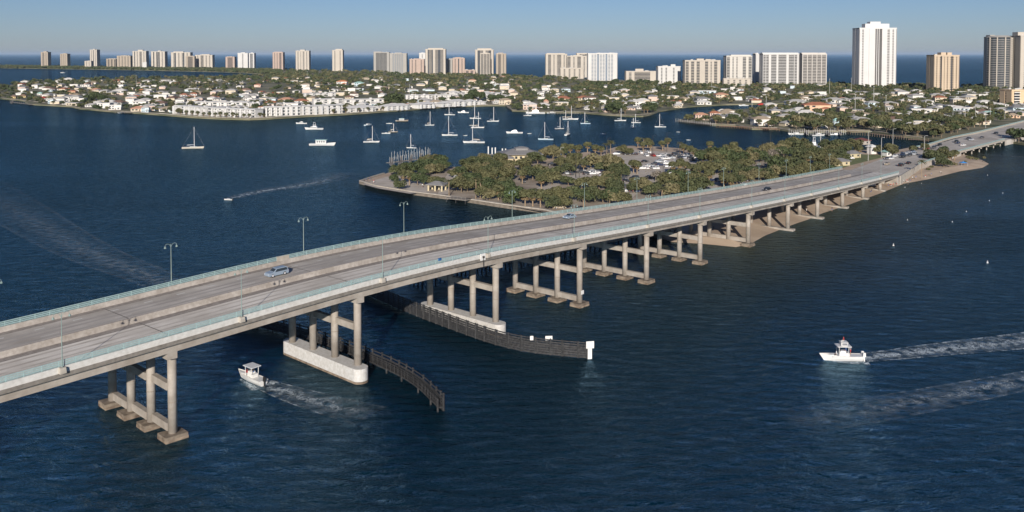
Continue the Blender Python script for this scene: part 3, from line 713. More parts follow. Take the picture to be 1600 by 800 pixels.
for (Z, k, ox, oy) in ((Z1,7.275,600,220),(Z2,6.665,780,210),(Z3,7.275,950,200),(Z4,7.275,1120,190),(Z5,8,1280,220),(Z6,6.665,1400,180)):
    for tok in Z.split():
        kd = tok[-1] if tok[-1].isalpha() else 'b'; x, y, r_ = [float(v) for v in tok.rstrip('pPgn').split(',')]
        px, py, pr = ox+x/k, oy+y/k, r_/k
        hc = {'b': 3.1, 'g': 3.1, 'n': 4.5, 'p': 4.3, 'P': 7.6}[kd]
        p = at(px, py, 1.3+hc); p.z = 1.28 if px < 1425 else .9
        if not inpoly(p, PARK):
            q0 = min(PARK, key=lambda v: (v-p).length); p = p+(sum(PARK, Vector())/len(PARK)-p).normalized()*((q0-p).length+3) if px < 1400 else q0; p.z = 1.28
            if not inpoly(p, PARK): continue
        rm = pr*p.y/F*1.48
        if kd == 'b': kk = 'b%d%d' % (random.choices((0,1,2,3), ((.34,.30,.22,.14) if px > 720 else (.2,.3,.45,.05)))[0], random.randrange(3))
        else: kk = {'g': 'g0', 'n': 'n0', 'p': 'p', 'P': 'P'}[kd]
        sc = max(.7, rm/4.0) if kd in 'bgn' else (max(.8, min(1.15, rm/2.6)) if kd == 'p' else random.uniform(.9, 1.1))
        key = kk[:2] if kk[0] == 'b' else kk[0]; wh = [s for lim, s in sides if px < lim][0]
        put_tree(kk, p, sc, KD[key]+' '+wh, KP[key]+' '+wh); nb += kk[0] in 'bg'
# undergrowth shrubs along the beach spit
SH = [crown_mesh(200+i, LEAF[i], rad=1.3, n=200, size=.28, zc=.7, lobes=5) for i in (0, 3)]
for x, y in [(1380,276),(1388,279),(1420,271),(1428,268),(1438,263),(1512,247),(1518,249),(1526,250),(1508,254),(1450,266),(1456,262),(1400,281),(1492,258),(1537,248)]:
    p = at(x, y, 1.2); p.z = 1.05; o = link('shrub', random.choice(SH), None, p, random.random()*6, random.uniform(.7,1.3))
    tag(o, 'low green shrub growing on the sand beside the causeway', 'shrub', 'low shrubs on the sand spit')

# ------------------------------------------------------------------ park buildings
def hip(b, cx, cy, L, W, z, h, ov=.6, rz=0, mi=0, ridge=.45):
    l, w_ = L/2+ov, W/2+ov; r_ = max(0, l-w_*1.0)*1.0; ca, sa = math.cos(rz), math.sin(rz)
    q = [(-l,-w_,z),(l,-w_,z),(l,w_,z),(-l,w_,z),(-r_,0,z+h),(r_,0,z+h)]
    q = [(cx+x*ca-y*sa, cy+x*sa+y*ca, k) for x, y, k in q]
    q += [(v[0], v[1], v[2]-.25) for v in q[:4]]
    b.add(q, [(0,1,5,4),(1,2,5),(2,3,4,5),(3,0,4),(0,6,7,1),(1,7,8,2),(2,8,9,3),(3,9,6,0),(6,9,8,7)], mi)
GREYROOF = mat('grey_metal_roof', (.19,.185,.185), .6, scale=1.2, col2=(.25,.245,.24))
YWALL = mat('pale_yellow_wall', (.50,.43,.28), .8, .08)
c = at(812, 250, 1.3); t = thing('park_building', 'large grey hip-roofed park building with pale yellow walls and raised roof lantern', 'building', c, R(8))
b = MB(); b.box((0,0,2.1), (21,13,4.2)); b.build('wall', YWALL, t)
b = MB(); hip(b, 0, 0, 21, 13, 4.2, 2.6, 2.2); rf = b.build('roof', GREYROOF, t)
b = MB(); b.box((1,0,6.5), (7,5,1.6)); hip(b, 1, 0, 7, 5, 7.3, .8, .6); b.build('roof_lantern', GREYROOF, rf)
for k in range(7):
    b = MB(); b.box((-8.6+k*2.8, -6.52, 2.2), (1.3,.1,1.5)); b.build('window', GLASS, t)
b = MB(); b.box((-9,-9.5,1.3), (7,5,2.6)); b.build('annex_wall', YWALL, t)
b = MB(); hip(b, -9, -9.5, 7, 5, 2.6, 1.3, .8); b.build('annex_roof', GREYROOF, t)
c = at(683, 297.5, 1.3); t = thing('picnic_shelter', 'grey-roofed picnic shelter with pale arched piers beside the seawall', 'shelter', c, R(-18))
b = MB(); hip(b, 0, 0, 7, 5, 3.0, 1.4, .8); b.build('roof', GREYROOF, t)
for x in (-3.3, 0, 3.3):
    for y in (-2.3, 2.3):
        b = MB(); b.box((x,y,1.5), (.7,.5,3.0)); b.build('pillar', YWALL, t)
b = MB()
for y in (-2.3, 2.3): b.box((0,y,2.75), (7,.45,.5))
b.build('lintel', YWALL, t)
for (x, y, L, W, h, rc, wc, lab) in ((1312,258,9,6,2.6,'grey','cream','small dark-roofed pavilion under the trees near the causeway'),(1388,243.5,6,4,2.8,'seafoam','white','little kiosk with a sea green roof beside the causeway'),
        (1362,240,4,4,4.5,'white','white','small white hut with a pointed roof beside a light pole'),(1332,246,8,5,2.8,'grey','cream','low shelter beside the lawn at the park entrance'),(1345,225.5,10,7,3.0,'darkred','tan','house with a dark red roof above the dark trees at the inlet')):
    rcol = {'grey': GREYROOF, 'seafoam': mat('seafoam_roof', (.30,.46,.42), .6), 'white': WHITE, 'darkred': mat('dark_red_roof', (.16,.06,.05), .7)}[rc]
    c = at(x, y, 1.3); t = thing('park_hut', lab, 'hut', c, R(20))
    b = MB(); b.box((0,0,h/2), (L,W,h)); b.build('wall', {'cream': YWALL, 'white': WHITE, 'tan': CONC}[wc], t)
    b = MB(); hip(b, 0, 0, L, W, h, 1.5, .7); b.build('roof', rcol, t)
    for k in (-1, 1): b = MB(); b.box((k*L*.25, -W/2-.03, h*.5), (1.1,.08,1.1)); b.build('window', GLASS, t)
# tall bare light poles in the park and by the road
POLEM = mat('light_pole', (.42,.42,.40), .6)
for x, y, h, dk in ((1356.5,251,17,0),(1377,246,12,0),(1395,232,13,0),(1444,244,12,0),(1204,237,13,1),(1020,245,13,1),(1042,237,12,1),(1058,255,12,1),(1036,288,12,1),(900,279,13,1),(950,247,12,1),(905,291,11,1),(876,246,6,0),(1180,250,9,1),(1290,240,10,1),(1489,181,14,0),(1508,189,14,0),(1524,186,14,0),(1540,200,13,0),(1570,186,13,0)):
    z = ZR if x > 1430 else 1.3; t = thing('light_pole', ('dark' if dk else 'pale')+' light pole with a short arm, '+{1356.5:'tallest one, at the bridge end',1377:'behind the white hut by the causeway',1395:'between the kiosk and the inlet',1444:'on the planted median before the short bridge',1204:'on the shore left of the boat masts',1020:'at the back of the big car park',1042:'among palms behind the big car park',1058:'in the middle of the big car park',1036:'in front of the leafless tree',900:'beside the small car park',950:'between the two car parks',905:'in front of the small car park',876:'short one on the back shore of the park',1180:'above the right grove of the park',1290:'among the dark trees at the inlet',1489:'beside the far road, first from the left',1508:'beside the far road, second from the left',1524:'beside the far road, third from the left',1540:'at the road bend past the short bridge',1570:'by the far road near the right edge'}[x], 'light pole', at(x, y, z))
    b = MB(); b.tube((0,0,-.1), (0,0,h), .17, .1, 7); b.build('pole', DARK if dk else POLEM, t)
    b = MB(); b.tube((0,0,h-.1), (1.3,0,h+.15), .07, n=6); b.box((1.5,0,h+.15), (.9,.35,.15)); b.build('lamp_arm', DARK if dk else POLEM, t)

# ------------------------------------------------------------------ docks and pilings
def dock(label, org_px, segs, piles, z=1.3, ph=2.6, m=TIMBER_L, pm=None, name='boat_dock', pr=.17):
    o = at(*org_px); t = thing(name, label, 'dock', o)
    for (x0, y0, x1, y1, wd_) in segs:
        a_, c_ = at(x0,y0)-o, at(x1,y1)-o; d_ = c_-a_; b = MB(); b.box(((a_.x+c_.x)/2,(a_.y+c_.y)/2,z), (d_.length, wd_, .25), math.atan2(d_.y, d_.x)); b.build('deck', m, t)
    for x, y in piles:
        p = at(x, y)-o; h = ph*random.uniform(.85, 1.15); b = MB(); b.tube((p.x,p.y,-2), (p.x,p.y,h), pr, n=6); b.build('piling', pm or m, t)
    return t
PM = mat('pale_piling', (.42,.42,.40), .7, .15, 2)
dock('marina dock with many tall pale pilings off the wooded tip of the park', (640,262), [(605,258,672,250,2),(612,262,612,250,1.5),(625,261,628,247,1.5),(640,259,643,245,1.5),(655,257,658,243,1.5),(668,255,671,243,1.5)],
     [(609+i*3.3, 257.5-i*.75+((i*37) % 5)*.5) for i in range(20)]+[(612+i*4.4, 250-i*.6) for i in range(14)], ph=4.8, pm=PM, pr=.10)
dock('short pier with thick white posts beside the grey-roofed park building', (775,248), [(760,244,792,246,2)], [(763,243),(769,243.5),(774,244),(785,244.5),(790,244)], ph=5.5, pm=WHITE, pr=.4)
dock('rickety dock with pilings on the far left shore below the brown roofs', (30,161), [(17,161,50,165,3),(20,158,18,163,2)], [(16+3*i,160.5+.35*i) for i in range(11)], m=TIMBER_L)
dock('small private dock below the bushes left of the blue-white house', (190,176), [(178,176.5,205,178,3)], [(180+5*i,177.5) for i in range(6)])
dock('dock with a row of boat pilings on the shore left of the canal mouth', (880,178), [(858,178.5,905,179,3)], [(858+4.5*i,178.8) for i in range(12)])
dock('wide dock with pale pilings in front of the pink villas on the spit', (1078,194), [(1058,191,1112,197,5)], [(1056+3.6*i,191+.4*i) for i in range(18)], ph=3.4, pm=PM)
dock('brown dock with reddish pilings right of the villas on the spit', (1150,203), [(1125,199,1215,203,4),(1172,201,1214,205,4)], [(1120+3.9*i,199.5+.22*i) for i in range(26)], m=mat('red_brown_timber', (.20,.11,.07), .85, scale=2, col2=(.32,.2,.13)), ph=2.6)
dock('busy marina dock with pale pilings and boat lifts before the blue-white house', (1290,210), [(1235,207,1320,210,3),(1258,206,1262,213,2),(1292,207,1296,214,2),(1312,208,1314,213,2)], [(1233+3.4*i,209+((i*13) % 7)*.55) for i in range(27)], ph=4.2, pm=PM)
dock('dark timber docks along the shore left of the short bridge', (1380,212), [(1325,207.5,1352,209,3),(1362,211,1412,217,4),(1420,220,1452,222,3)], [(1325+3.8*i,209.5+.38*i) for i in range(34)], m=mat('brown_timber', (.13,.09,.06), .85, scale=2, col2=(.24,.17,.12)))
# bulkhead and fill right of the short bridge
c = at(1579, 221.5, 0); t = thing('bulkhead', 'pale concrete bulkhead block at the far end of the short bridge', 'bulkhead', c)
b = MB(); b.box((0,1,1.6), (9,6,4.2), R(10)); b.build('wall', CONC_L, t); b = MB(); b.box((0,1,3.85), (9.6,6.6,.3), R(10)); b.build('cap', WHITE, t)

# ------------------------------------------------------------------ boats
BLUEH = mat('dark_blue_hull', (.02,.035,.08), .3); GREYH = mat('pale_blue_hull', (.50,.60,.66), .35, .05); CANV = mat('blue_grey_canvas', (.10,.14,.19), .8); TANC = mat('tan_canvas', (.45,.38,.28), .8)
WOODH = mat('weathered_hull', (.30,.25,.19), .7, .25, 1); GREENH = mat('dark_green_hull', (.03,.06,.04), .35)
ANTI = mat('boot_stripe', (.05,.05,.07), .6)
def hull_mesh(L, W, H, hm, bow=.55, sheer=.22, transom=.75):
    rings = []; N_ = 9
    for i in range(N_+1):
        t = i/N_; x = -L/2+L*t
        hw = W/2*(transom+(1-transom)*min(1, t/.35)) if t < .35 else W/2*max(.02, 1-((t-.35)/.65)**2.2)
        hh = H*(1+sheer*((t-.35)/.65)**2 if t > .35 else 1); kz = -.25+.25*max(0, (t-.6)/.4)**2*H
        rake = bow*H*max(0, (t-.8)/.2)
        rings.append([(x+rake, -hw, hh), (x+rake*.3, -hw*.8, hh*.35), (x, -hw*.35, kz-.1), (x, hw*.35, kz-.1), (x+rake*.3, hw*.8, hh*.35), (x+rake, hw, hh),
                      (x+rake, hw*.82, hh*.92), (x+rake, -hw*.82, hh*.92)])
    b = MB(); b.loft(rings); return b
def sailboat(px, py, Lpx, mpx, head, label, hm=GEL, cover=CANV, two=False, dodger=True):
    p = at(px, py, 0); mpp = p.y/F; L = Lpx*mpp/max(.35, abs(math.cos(head))); Hm = mpx*mpp; W = L*.29; H = L*.075
    t = thing('sailboat', label, 'sailboat', (p.x, p.y, 0), head)
    hull_mesh(L, W, H, hm).build('hull', hm, t)
    b = MB(); b.box((L*.03,0,H*1.18), (L*.36,W*.55,H*.55), 0, 0, .8); cb = b.build('cabin', GEL, t)
    b = MB(); b.box((L*.05,0,H*1.2), (L*.26,W*.562,H*.16)); b.build('window', GLASS, cb)
    masts = [(L*.08, Hm)]+([(-L*.3, Hm*.68)] if two else [])
    for x, h in masts:
        b = MB(); r_ = max(.1, .00052*p.y*.5); b.tube((x,0,H), (x,0,h), r_, r_*.8, 6); m = b.build('mast', MAST, t)
        b = MB(); b.tube((x-.1,0,H+1.5), (x-min(L*.34, h*.4),0,H+1.4), .09, n=6); b.build('boom', MAST, m)
        b = MB(); b.tube((x-.2,0,H+1.72), (x-min(L*.33, h*.38),0,H+1.6), .24, .13, 7); b.build('sail_cover', cover, m)
        b = MB(); b.tube((x,-W*.2,h*.62), (x,W*.2,h*.62), .04, n=5); b.build('spreader', MAST, m)
    b = MB(); b.tube((L*.55,0,H*1.25), (L*.08,0,Hm*.97), .014, n=4); b.tube((-L*.49,0,H), (masts[-1][0],0,masts[-1][1]*.97), .012, n=4)
    for q in (-1, 1): b.tube((L*.06,q*W*.45,H), (L*.08,0,Hm*.95), .012, n=4)
    b.build('rigging', MAST, t)
    if dodger:
        b = MB(); b.box((-L*.2,0,H*1.5+.5), (L*.16,W*.6,.12)); 
        for qx in (-.27, -.13):
            for q in (-1, 1): b.tube((L*qx,q*W*.28,H), (L*qx,q*W*.28,H*1.5+.5), .035, n=4)
        b.build('canvas_top', cover, t)
    return t
SB = [(301,232,31,34,R(12),'lone cream sailboat on open water at the far left, with a blue sail cover',WOODH if 0 else mat('cream_hull', (.66,.60,.50), .4),CANV,0),
 (580,222.5,24,26,R(4),'white sailboat below two motorboats, left of the small open skiff',GEL,TANC,0),
 (614,206.5,14,14,R(4),'small drab sailboat behind the low white skiff',WOODH,TANC,0),
 (643,231.5,15,22,R(170),'small white sailboat nearest the wooded tip of the park',GEL,CANV,0),
 (671,196,14,22,R(6),'white sailboat moored alone left of the tall-masted pair',GEL,TANC,0),
 (703,179.8,16,19,R(176),'white sailboat closest to the seawall, below the hip roofs',GEL,CANV,0),
 (703,212,24,31,R(178),'tall-masted white sailboat with a slanting dinghy boom',GEL,CANV,0),
 (743,185.5,17,25,R(172),'white sailboat upper of the three stacked behind each other',GEL,CANV,0),
 (746,200,20,25,R(4),'white two-masted sailboat in the middle of the mooring',GEL,TANC,1),
 (741,223.5,33,28,R(176),'biggest white sailboat, with a grey cockpit awning',GEL,TANC,0),
 (770,190,18,23,R(3),'white sailboat towing a dinghy, right of the two-masted boat',GEL,CANV,0),
 (824,181,12,19,R(8),'small white sailboat beside the big moored yacht',GEL,CANV,0),
 (853,218.5,23,28,R(172),'pale blue sailboat just above the trees of the park',GREYH,CANV,0),
 (874,201.5,14,19,R(15),'grey sailboat with rust stains and crooked rigging',mat('grey_hull', (.48,.46,.43), .6, .15, 1),CANV,0),
 (887,211,8,22,R(70),'white sailboat seen bow-on beside the pale blue one',GEL,TANC,0),
 (891,187,24,22,R(3),'long white two-masted sailboat with wooden masts',GEL,TANC,1),
 (915,193.5,15,18,R(176),'pale sailboat with green canvas and a leaning stay',GREYH,mat('green_canvas', (.12,.25,.18), .8),0),
 (969,189,18,20,R(4),'white sailboat off the wooded point',GEL,CANV,0),
 (994,192,14,14,R(176),'white sailboat partly hidden behind a dark blue one',GEL,CANV,0),
 (989,199.2,8,15,R(12),'small dark blue hulled sailboat',BLUEH,CANV,0),
 (1032,198.8,17,21,R(178),'rightmost white sailboat on open water, near the villa spit',GEL,CANV,0),
 (1281,232,14,24,R(20),'white sailboat moored behind the trees by the inlet',GEL,CANV,0)]
for a_ in SB: sailboat(a_[0], a_[1], a_[2], a_[3], a_[4], a_[5], a_[6], a_[7], bool(a_[8]))
def motorboat(px, py, Lpx, head, label, style='cruiser', hm=GEL):
    p = at(px, py, 0); L = Lpx*p.y/F/max(.35, abs(math.cos(head))); W = L*.3; H = L*.09
    t = thing('motorboat', label, 'motorboat', (p.x, p.y, 0), head)
    hull_mesh(L, W, H, hm, .7, .45, .9).build('hull', hm, t)
    if style in ('cruiser', 'sportfish', 'yacht'):
        b = MB(); b.box((L*.02,0,H+L*.045), (L*.42,W*.7,L*.09), 0, 0, .82); cb = b.build('cabin', GEL, t)
        b = MB(); b.box((L*.03,0,H+L*.05), (L*.37,W*.712,L*.035)); b.build('window', GLASS, cb)
        if style != 'cruiser':
            b = MB(); b.box((-L*.03,0,H+L*.115), (L*.22,W*.55,L*.05), 0, 0, .85); b.build('flybridge', GEL, t)
        if style == 'sportfish':
            b = MB(); top = H+L*.33
            for qx, qy in ((-.1,-.2),(-.1,.2),(.06,-.2),(.06,.2)): b.tube((L*qx,W*qy,H+L*.1), (L*qx*.5,W*qy*.5,top), .06, n=5)
            b.box((-L*.01,0,top), (L*.1,W*.4,.12)); b.box((-L*.01,0,H+L*.2), (L*.18,W*.5,.1)); b.build('tuna_tower', MAST, t)
    elif style == 'open': 
        b = MB(); b.box((0,0,H*1.1), (L*.16,W*.3,H*.9)); b.build('console', GEL, t)
    elif style == 'house':
        b = MB(); b.box((-L*.03,0,H+L*.07), (L*.42,W*.75,L*.13)); cb = b.build('cabin', GEL, t)
        for k in range(4):
            b = MB(); b.box((-L*.17+k*L*.09,0,H+L*.08), (L*.055,W*.762,L*.06)); b.build('window', GLASS, cb)
        b = MB(); b.box((-L*.03,0,H+L*.15), (L*.48,W*.85,.15)); b.build('roof', mat('teal_roof', (.35,.55,.52), .6), t)
    b = MB(); b.box((-L*.51,0,H*.6), (.5,.45,1.1)); b.build('outboard_motor', BLACK if L < 9 else GEL, t)
    return t
MBT = [(471,193.5,16,R(176),'small white cabin boat nearest the white apartments','yacht',GEL),(491,202.5,27,R(178),'white sportfishing boat with a tall tuna tower','sportfish',GEL),
 (503,227.5,38,R(4),'large white catamaran-like boat with a blue-green cabin roof','house',GEL),(575,196,8,R(60),'small grey boat left of the tall sailboat mast','cruiser',GREYH),
 (608,193.3,9,R(5),'small white runabout left of the weathered houseboat','open',GEL),(603,208.8,13,R(3),'low white skiff in front of the drab sailboat','open',GEL),
 (628,189.5,18,R(8),'weathered cluttered houseboat near the seawall','house',WOODH),(724,176.5,16,R(178),'white motor cruiser near the seawall between masts','yacht',GEL),
 (804,208.5,24,R(177),'white motor yacht alone off the park building','yacht',GEL),(827,209,6,0,'tiny white dinghy right of the lone white yacht','open',GEL),
 (837,178,28,R(178),'big white yacht docked at the middle shore','yacht',GEL),(862,177,14,R(5),'smaller white boat docked right of the big yacht','cruiser',GEL),
 (942,209.8,8,R(170),'small dark-hulled skiff alone above the car park','open',BLUEH),(727,212,6,R(2),'tiny dinghy between two white sailboats','open',GEL),
 (1060,206.5,5,R(160),'tiny white boat below the villa spit','open',GEL),(1076,219,6,R(178),'tiny white skiff above the lone coconut palm','open',GEL),
 (1244,210.5,22,R(176),'long low white boat at the left end of the marina','cruiser',GEL),(1279,212.5,20,R(20),'white boat on a lift in the busy marina','yacht',GEL),
 (1306,211,15,R(170),'white boat beside the right marina pilings','cruiser',GEL),(1272,229,12,R(75),'white flybridge boat behind the trees by the inlet','sportfish',GEL),
 (1470,219.5,12,R(170),'small white boat beside the short bridge','open',GEL),(98,114,7,R(175),'distant white boat alone on the far lagoon','cruiser',GEL),
 (630,257,13,R(8),'white cabin boat at the piling marina off the park','yacht',GEL),(658,250,12,R(170),'dark boat at the piling marina off the park','cruiser',BLUEH),
 (190,176.8,12,R(178),'white boat tied up below the left shore houses','cruiser',GEL),(1090,190,18,R(172),'white cruiser docked before the pink villas','yacht',GEL),
 (1162,165.5,14,R(178),'white boat in the canal behind the villas','cruiser',GEL),(1192,168,12,R(4),'white boat under a red canopy in the canal','cruiser',GEL)]
for a_ in MBT: motorboat(*a_)

# people: one continuous skinned body per pose
def person_mesh(pose, seed=0):
    J = {'pel': (0,0,.95), 'chest': (0,0,1.35), 'neck': (0,0,1.5), 'head': (.02,0,1.66), 'top': (.02,0,1.76)}
    if pose == 'sit': J = {k: (v[0], v[1], v[2]-.45) for k, v in J.items()}
    z0 = J['pel'][2]; V = [J['pel'], J['chest'], J['neck'], J['head'], J['top']]; E_ = [(0,1),(1,2),(2,3),(3,4)]; Rr = [.15,.17,.065,.105,.07]
    for s in (-1, 1):
        o = len(V)
        V += [(0,s*.2,z0+.46),(.03,s*.27,z0+.2),(.22,s*.24,z0+.12)]; E_ += [(1,o),(o,o+1),(o+1,o+2)]; Rr += [.07,.05,.045]
        o = len(V)
        if pose == 'sit': V += [(.05,s*.1,z0-.03),(.45,s*.12,z0-.02),(.48,s*.12,z0-.42),(.6,s*.12,z0-.46)]
        else: V += [(0,s*.1,z0-.08),(.03,s*.12,z0-.48),(0,s*.13,z0-.88),(.13,s*.14,z0-.92)]
        E_ += [(0,o),(o,o+1),(o+1,o+2),(o+2,o+3)]; Rr += [.1,.075,.05,.045]
    me = bpy.data.meshes.new('p'); me.from_pydata(V, E_, []); o = bpy.data.objects.new('p', me); COL.objects.link(o)
    md = o.modifiers.new('s', 'SKIN'); md2 = o.modifiers.new('u', 'SUBSURF'); md2.levels = 1
    for i, r_ in enumerate(Rr): me.skin_vertices[0].data[i].radius = (r_, r_)
    me.skin_vertices[0].data[0].use_root = True
    bpy.context.view_layer.update(); ev = o.evaluated_get(bpy.context.evaluated_depsgraph_get()); out = bpy.data.meshes.new_from_object(ev)
    bpy.data.objects.remove(o); out.name = 'person'; return out, z0
CLO = [mat('shirt_%s' % n_, c_, .8) for n_, c_ in (('white', (.7,.7,.68)), ('blue', (.06,.12,.3)), ('red', (.4,.05,.05)), ('black', (.03,.03,.03)), ('grey', (.25,.25,.26)))]
PM_ = {}
for pose in ('stand', 'sit'):
    base, z0 = person_mesh(pose)
    for i, cm in enumerate(CLO):
        m = base.copy(); m.materials.clear(); m.materials.append(SKIN); m.materials.append(cm); m.materials.append(CLO[(i+3) % 5]); m.materials.append(mat('hair', (.05,.03,.02), .8))
        for f in m.polygons:
            z = f.center.z; k = 0
            if z > z0+.74: k = 3 if (z > z0+.8 or f.center.x < -.02) else 0
            elif z > z0+.1: k = 1 if abs(f.center.y) < .3 and f.center.x < .12 else 0
            elif z > z0-.45 or pose == 'sit' and f.center.x < .42: k = 2
            f.material_index = k; f.use_smooth = True
        PM_[pose, i] = m
def person(pose, i, loc, rz, label, group=None, parent=None):
    o = link('person', PM_[pose, i], None, loc, rz); return tag(o, label, 'person', group)
# centre-console fishing boats under way
def console_boat(loc, rz, L, label, tower=False):
    t = thing('fishing_boat', label, 'boat', loc, rz); W = L*.30; H = 1.0
    hull_mesh(L, W, H, GEL, .9, .35, .92).build('hull', GEL, t)
    b = MB(); b.box((-.02*L,0,H*.80), (L*.66,W*.72,.1)); b.build('cockpit_floor', mat('grey_deck', (.42,.42,.41), .8), t)
    b = MB(); b.box((L*.02,0,H+.35), (1.4,1.1,1.2), 0, 0, .8); cs = b.build('console', GEL, t)
    b = MB(); b.box((L*.02+.55,0,H+1.2), (.1,1.0,.6)); b.build('windscreen', GLASS, cs)
    b = MB(); b.box((-L*.10,0,H+.15), (.7,1.3,.8)); b.build('seat', WHITE, t)
    b = MB(); b.box((L*.27,0,H+.02), (1.3,1.2,.35)); b.build('bow_seat', WHITE, t)
    zt = H+2.0; b = MB(); b.box((-.0,0,zt), (2.9,2.2,.12)); b.build('hard_top', GEL if tower else mat('light_grey_top', (.62,.64,.66), .5), t)
    b = MB()
    for x in (-.9, 1.0):
        for y in (-.75, .75): b.tube((x,y,H*.8), (x*1.05,y*1.1,zt), .05, n=6)
    b.build('top_frame', MAST, t)
    if tower:
        b = MB(); b.box((-.1,0,zt+.75), (1.5,1.5,.12)); b.box((.5,0,zt+.45), (.2,1.3,.7)); b.box((0,0,zt+.12), (1.2,1.3,.1))
        for x in (-.7, .5):
            for y in (-.65, .65): b.tube((x,y,zt), (x,y,zt+.75), .05, n=6)
        b.build('upper_station', GEL, t)
    for k, y in enumerate((-.55, .55) if tower else (0,)):
        b = MB(); b.box((-L*.5-.25,y,H+.25), (.6,.42,.85), 0, 0, .8); b.box((-L*.5-.25,y,.2), (.25,.15,1.2)); b.build('outboard_motor', BLACK if not tower else GEL, t)
    return t
B1 = at(394, 596, 0); B1.z = .15; h1 = R(150)
p_a = at(374,583.5); p_b = at(414,599.5); h1 = math.atan2((p_a-p_b).y, (p_a-p_b).x)
console_boat(B1, h1, 7.6, 'white open fishing boat with grey hard top passing under the bridge near the left pier')
B2 = at(1317, 563, 0); B2.z = .15; h2 = R(178)
console_boat(B2, h2, 7.9, 'white fishing boat with an upper station speeding left at the right of the picture', True)
def onboat(B, h, x, y, z): return Vector((B.x+x*math.cos(h)-y*math.sin(h), B.y+x*math.sin(h)+y*math.cos(h), B.z+z))
person('stand', 3, onboat(B1, h1, -.35, -.1, .97), h1, 'person in black standing behind the console of the left fishing boat')
person('sit', 2, onboat(B1, h1, 1.4, .2, .72), h1, 'person in red seated at the bow of the left fishing boat')
person('sit', 0, onboat(B2, h2, 1.5, .5, .72), h2, 'person in white seated near the bow of the right fishing boat')
person('stand', 1, onboat(B2, h2, -.5, .2, .97), h2, 'person in blue steering the right fishing boat')
person('stand', 4, onboat(B2, h2, -1.7, -.5, .97), h2, 'person in grey standing at the stern of the right fishing boat')
person('sit', 2, onboat(B2, h2, -.1, 0, 3.9-.38), h2, 'person in red seated on the upper station of the right boat')
motorboat(357, 312.5, 13, R(172), 'small white motorboat trailing a wake on the open water behind the bridge', 'cruiser')
# boat moored under the bridge near the sand; camper-like boat on the beach
def at_(px, py): return at(px, py, 0)
motorboat(1191, 343, 14, R(170), 'small pale boat with a canopy beached in the shade under the long bridge', 'house', GREYH)

# ------------------------------------------------------------------ wakes: thin broken foam on the water
def wake_mat():
    m = bpy.data.materials.new('foam'); m.use_nodes = True; n = m.node_tree; L = n.links.new; b = n.nodes['Principled BSDF']
    b.inputs['Base Color'].default_value = (.66,.75,.80,1); b.inputs['Roughness'].default_value = .9; b.inputs['Specular IOR Level'].default_value = .1
    uv = n.nodes.new('ShaderNodeUVMap'); geo = n.nodes.new('ShaderNodeNewGeometry'); sp = n.nodes.new('ShaderNodeSeparateXYZ'); L(uv.outputs[0], sp.inputs[0])
    nz = n.nodes.new('ShaderNodeTexNoise'); nz.inputs['Scale'].default_value = 1.3; nz.inputs['Detail'].default_value = 6; nz.inputs['Roughness'].default_value = .68; nz.inputs['Distortion'].default_value = 1.2; L(geo.outputs['Position'], nz.inputs['Vector'])
    def M(op, a, b_=None):
        x = n.nodes.new('ShaderNodeMath'); x.operation = op; x.use_clamp = op == 'SUBTRACT' and False
        for i, v in enumerate((a, b_)):
            if v is None: continue
            if isinstance(v, (int, float)): x.inputs[i].default_value = v
            else: L(v, x.inputs[i])
        return x.outputs[0]
    # v: 0..1 across; density peaks at centre and the two edges; u: fades with age
    v = sp.outputs[1]; c = M('ABSOLUTE', M('SUBTRACT', v, .5)); 
    edge = M('POWER', M('MULTIPLY', c, 2), 5); edge = M('MULTIPLY', edge, M('LESS_THAN', c, .46))
    core = M('POWER', M('SUBTRACT', 1, M('MINIMUM', M('MULTIPLY', c, 2.9), 1)), .8)
    dens = M('ADD', M('MULTIPLY', core, .70), M('MULTIPLY', edge, .85)); fade = M('POWER', M('SUBTRACT', 1, sp.outputs[0]), .9)
    dens = M('MULTIPLY', dens, fade)
    n2 = n.nodes.new('ShaderNodeTexNoise'); n2.inputs['Scale'].default_value = .45; n2.inputs['Detail'].default_value = 3; L(geo.outputs['Position'], n2.inputs['Vector'])
    ridge = M('MAXIMUM', M('SUBTRACT', 1, M('MULTIPLY', M('ABSOLUTE', M('SUBTRACT', nz.outputs['Fac'], .5)), 15)), 0)
    patch = M('MINIMUM', M('MAXIMUM', M('MULTIPLY', M('SUBTRACT', n2.outputs['Fac'], .36), 4), 0), 1)
    a = M('ADD', M('MULTIPLY', ridge, M('MULTIPLY', patch, 1.7)), M('MULTIPLY', patch, .14))
    a = M('MINIMUM', M('MULTIPLY', a, M('MULTIPLY', dens, 1.5)), .9)
    L(a, b.inputs['Alpha']); return m
FOAM = wake_mat()
def wake(name, px, w0, w1, label, z=.05, u0=0, u1=1):
    pts = smooth([at(x, y) for x, y in px], 2); P = poly_s(pts, 2.0); vs = []; fs = []; uvs = []
    for i, p in enumerate(P):
        d = (P[min(i+1, len(P)-1)]-P[max(0, i-1)]).normalized(); nr = Vector((-d.y, d.x, 0)); t = i/(len(P)-1); wd_ = (w0+(w1-w0)*t**.7)/2
        vs += [(p.x-nr.x*wd_, p.y-nr.y*wd_, z), (p.x+nr.x*wd_, p.y+nr.y*wd_, z)]; uvs += [(u0+(u1-u0)*t, 0), (u0+(u1-u0)*t, 1)]
    for i in range(len(P)-1): fs.append((2*i, 2*i+2, 2*i+3, 2*i+1))
    me = bpy.data.meshes.new(name); me.from_pydata(vs, [], fs); me.materials.append(FOAM); uvl = me.uv_layers.new(name='UVMap')
    for lp in me.loops: uvl.data[lp.index].uv = uvs[lp.vertex_index]
    o = link(name, me); o['kind'] = 'stuff'; return o
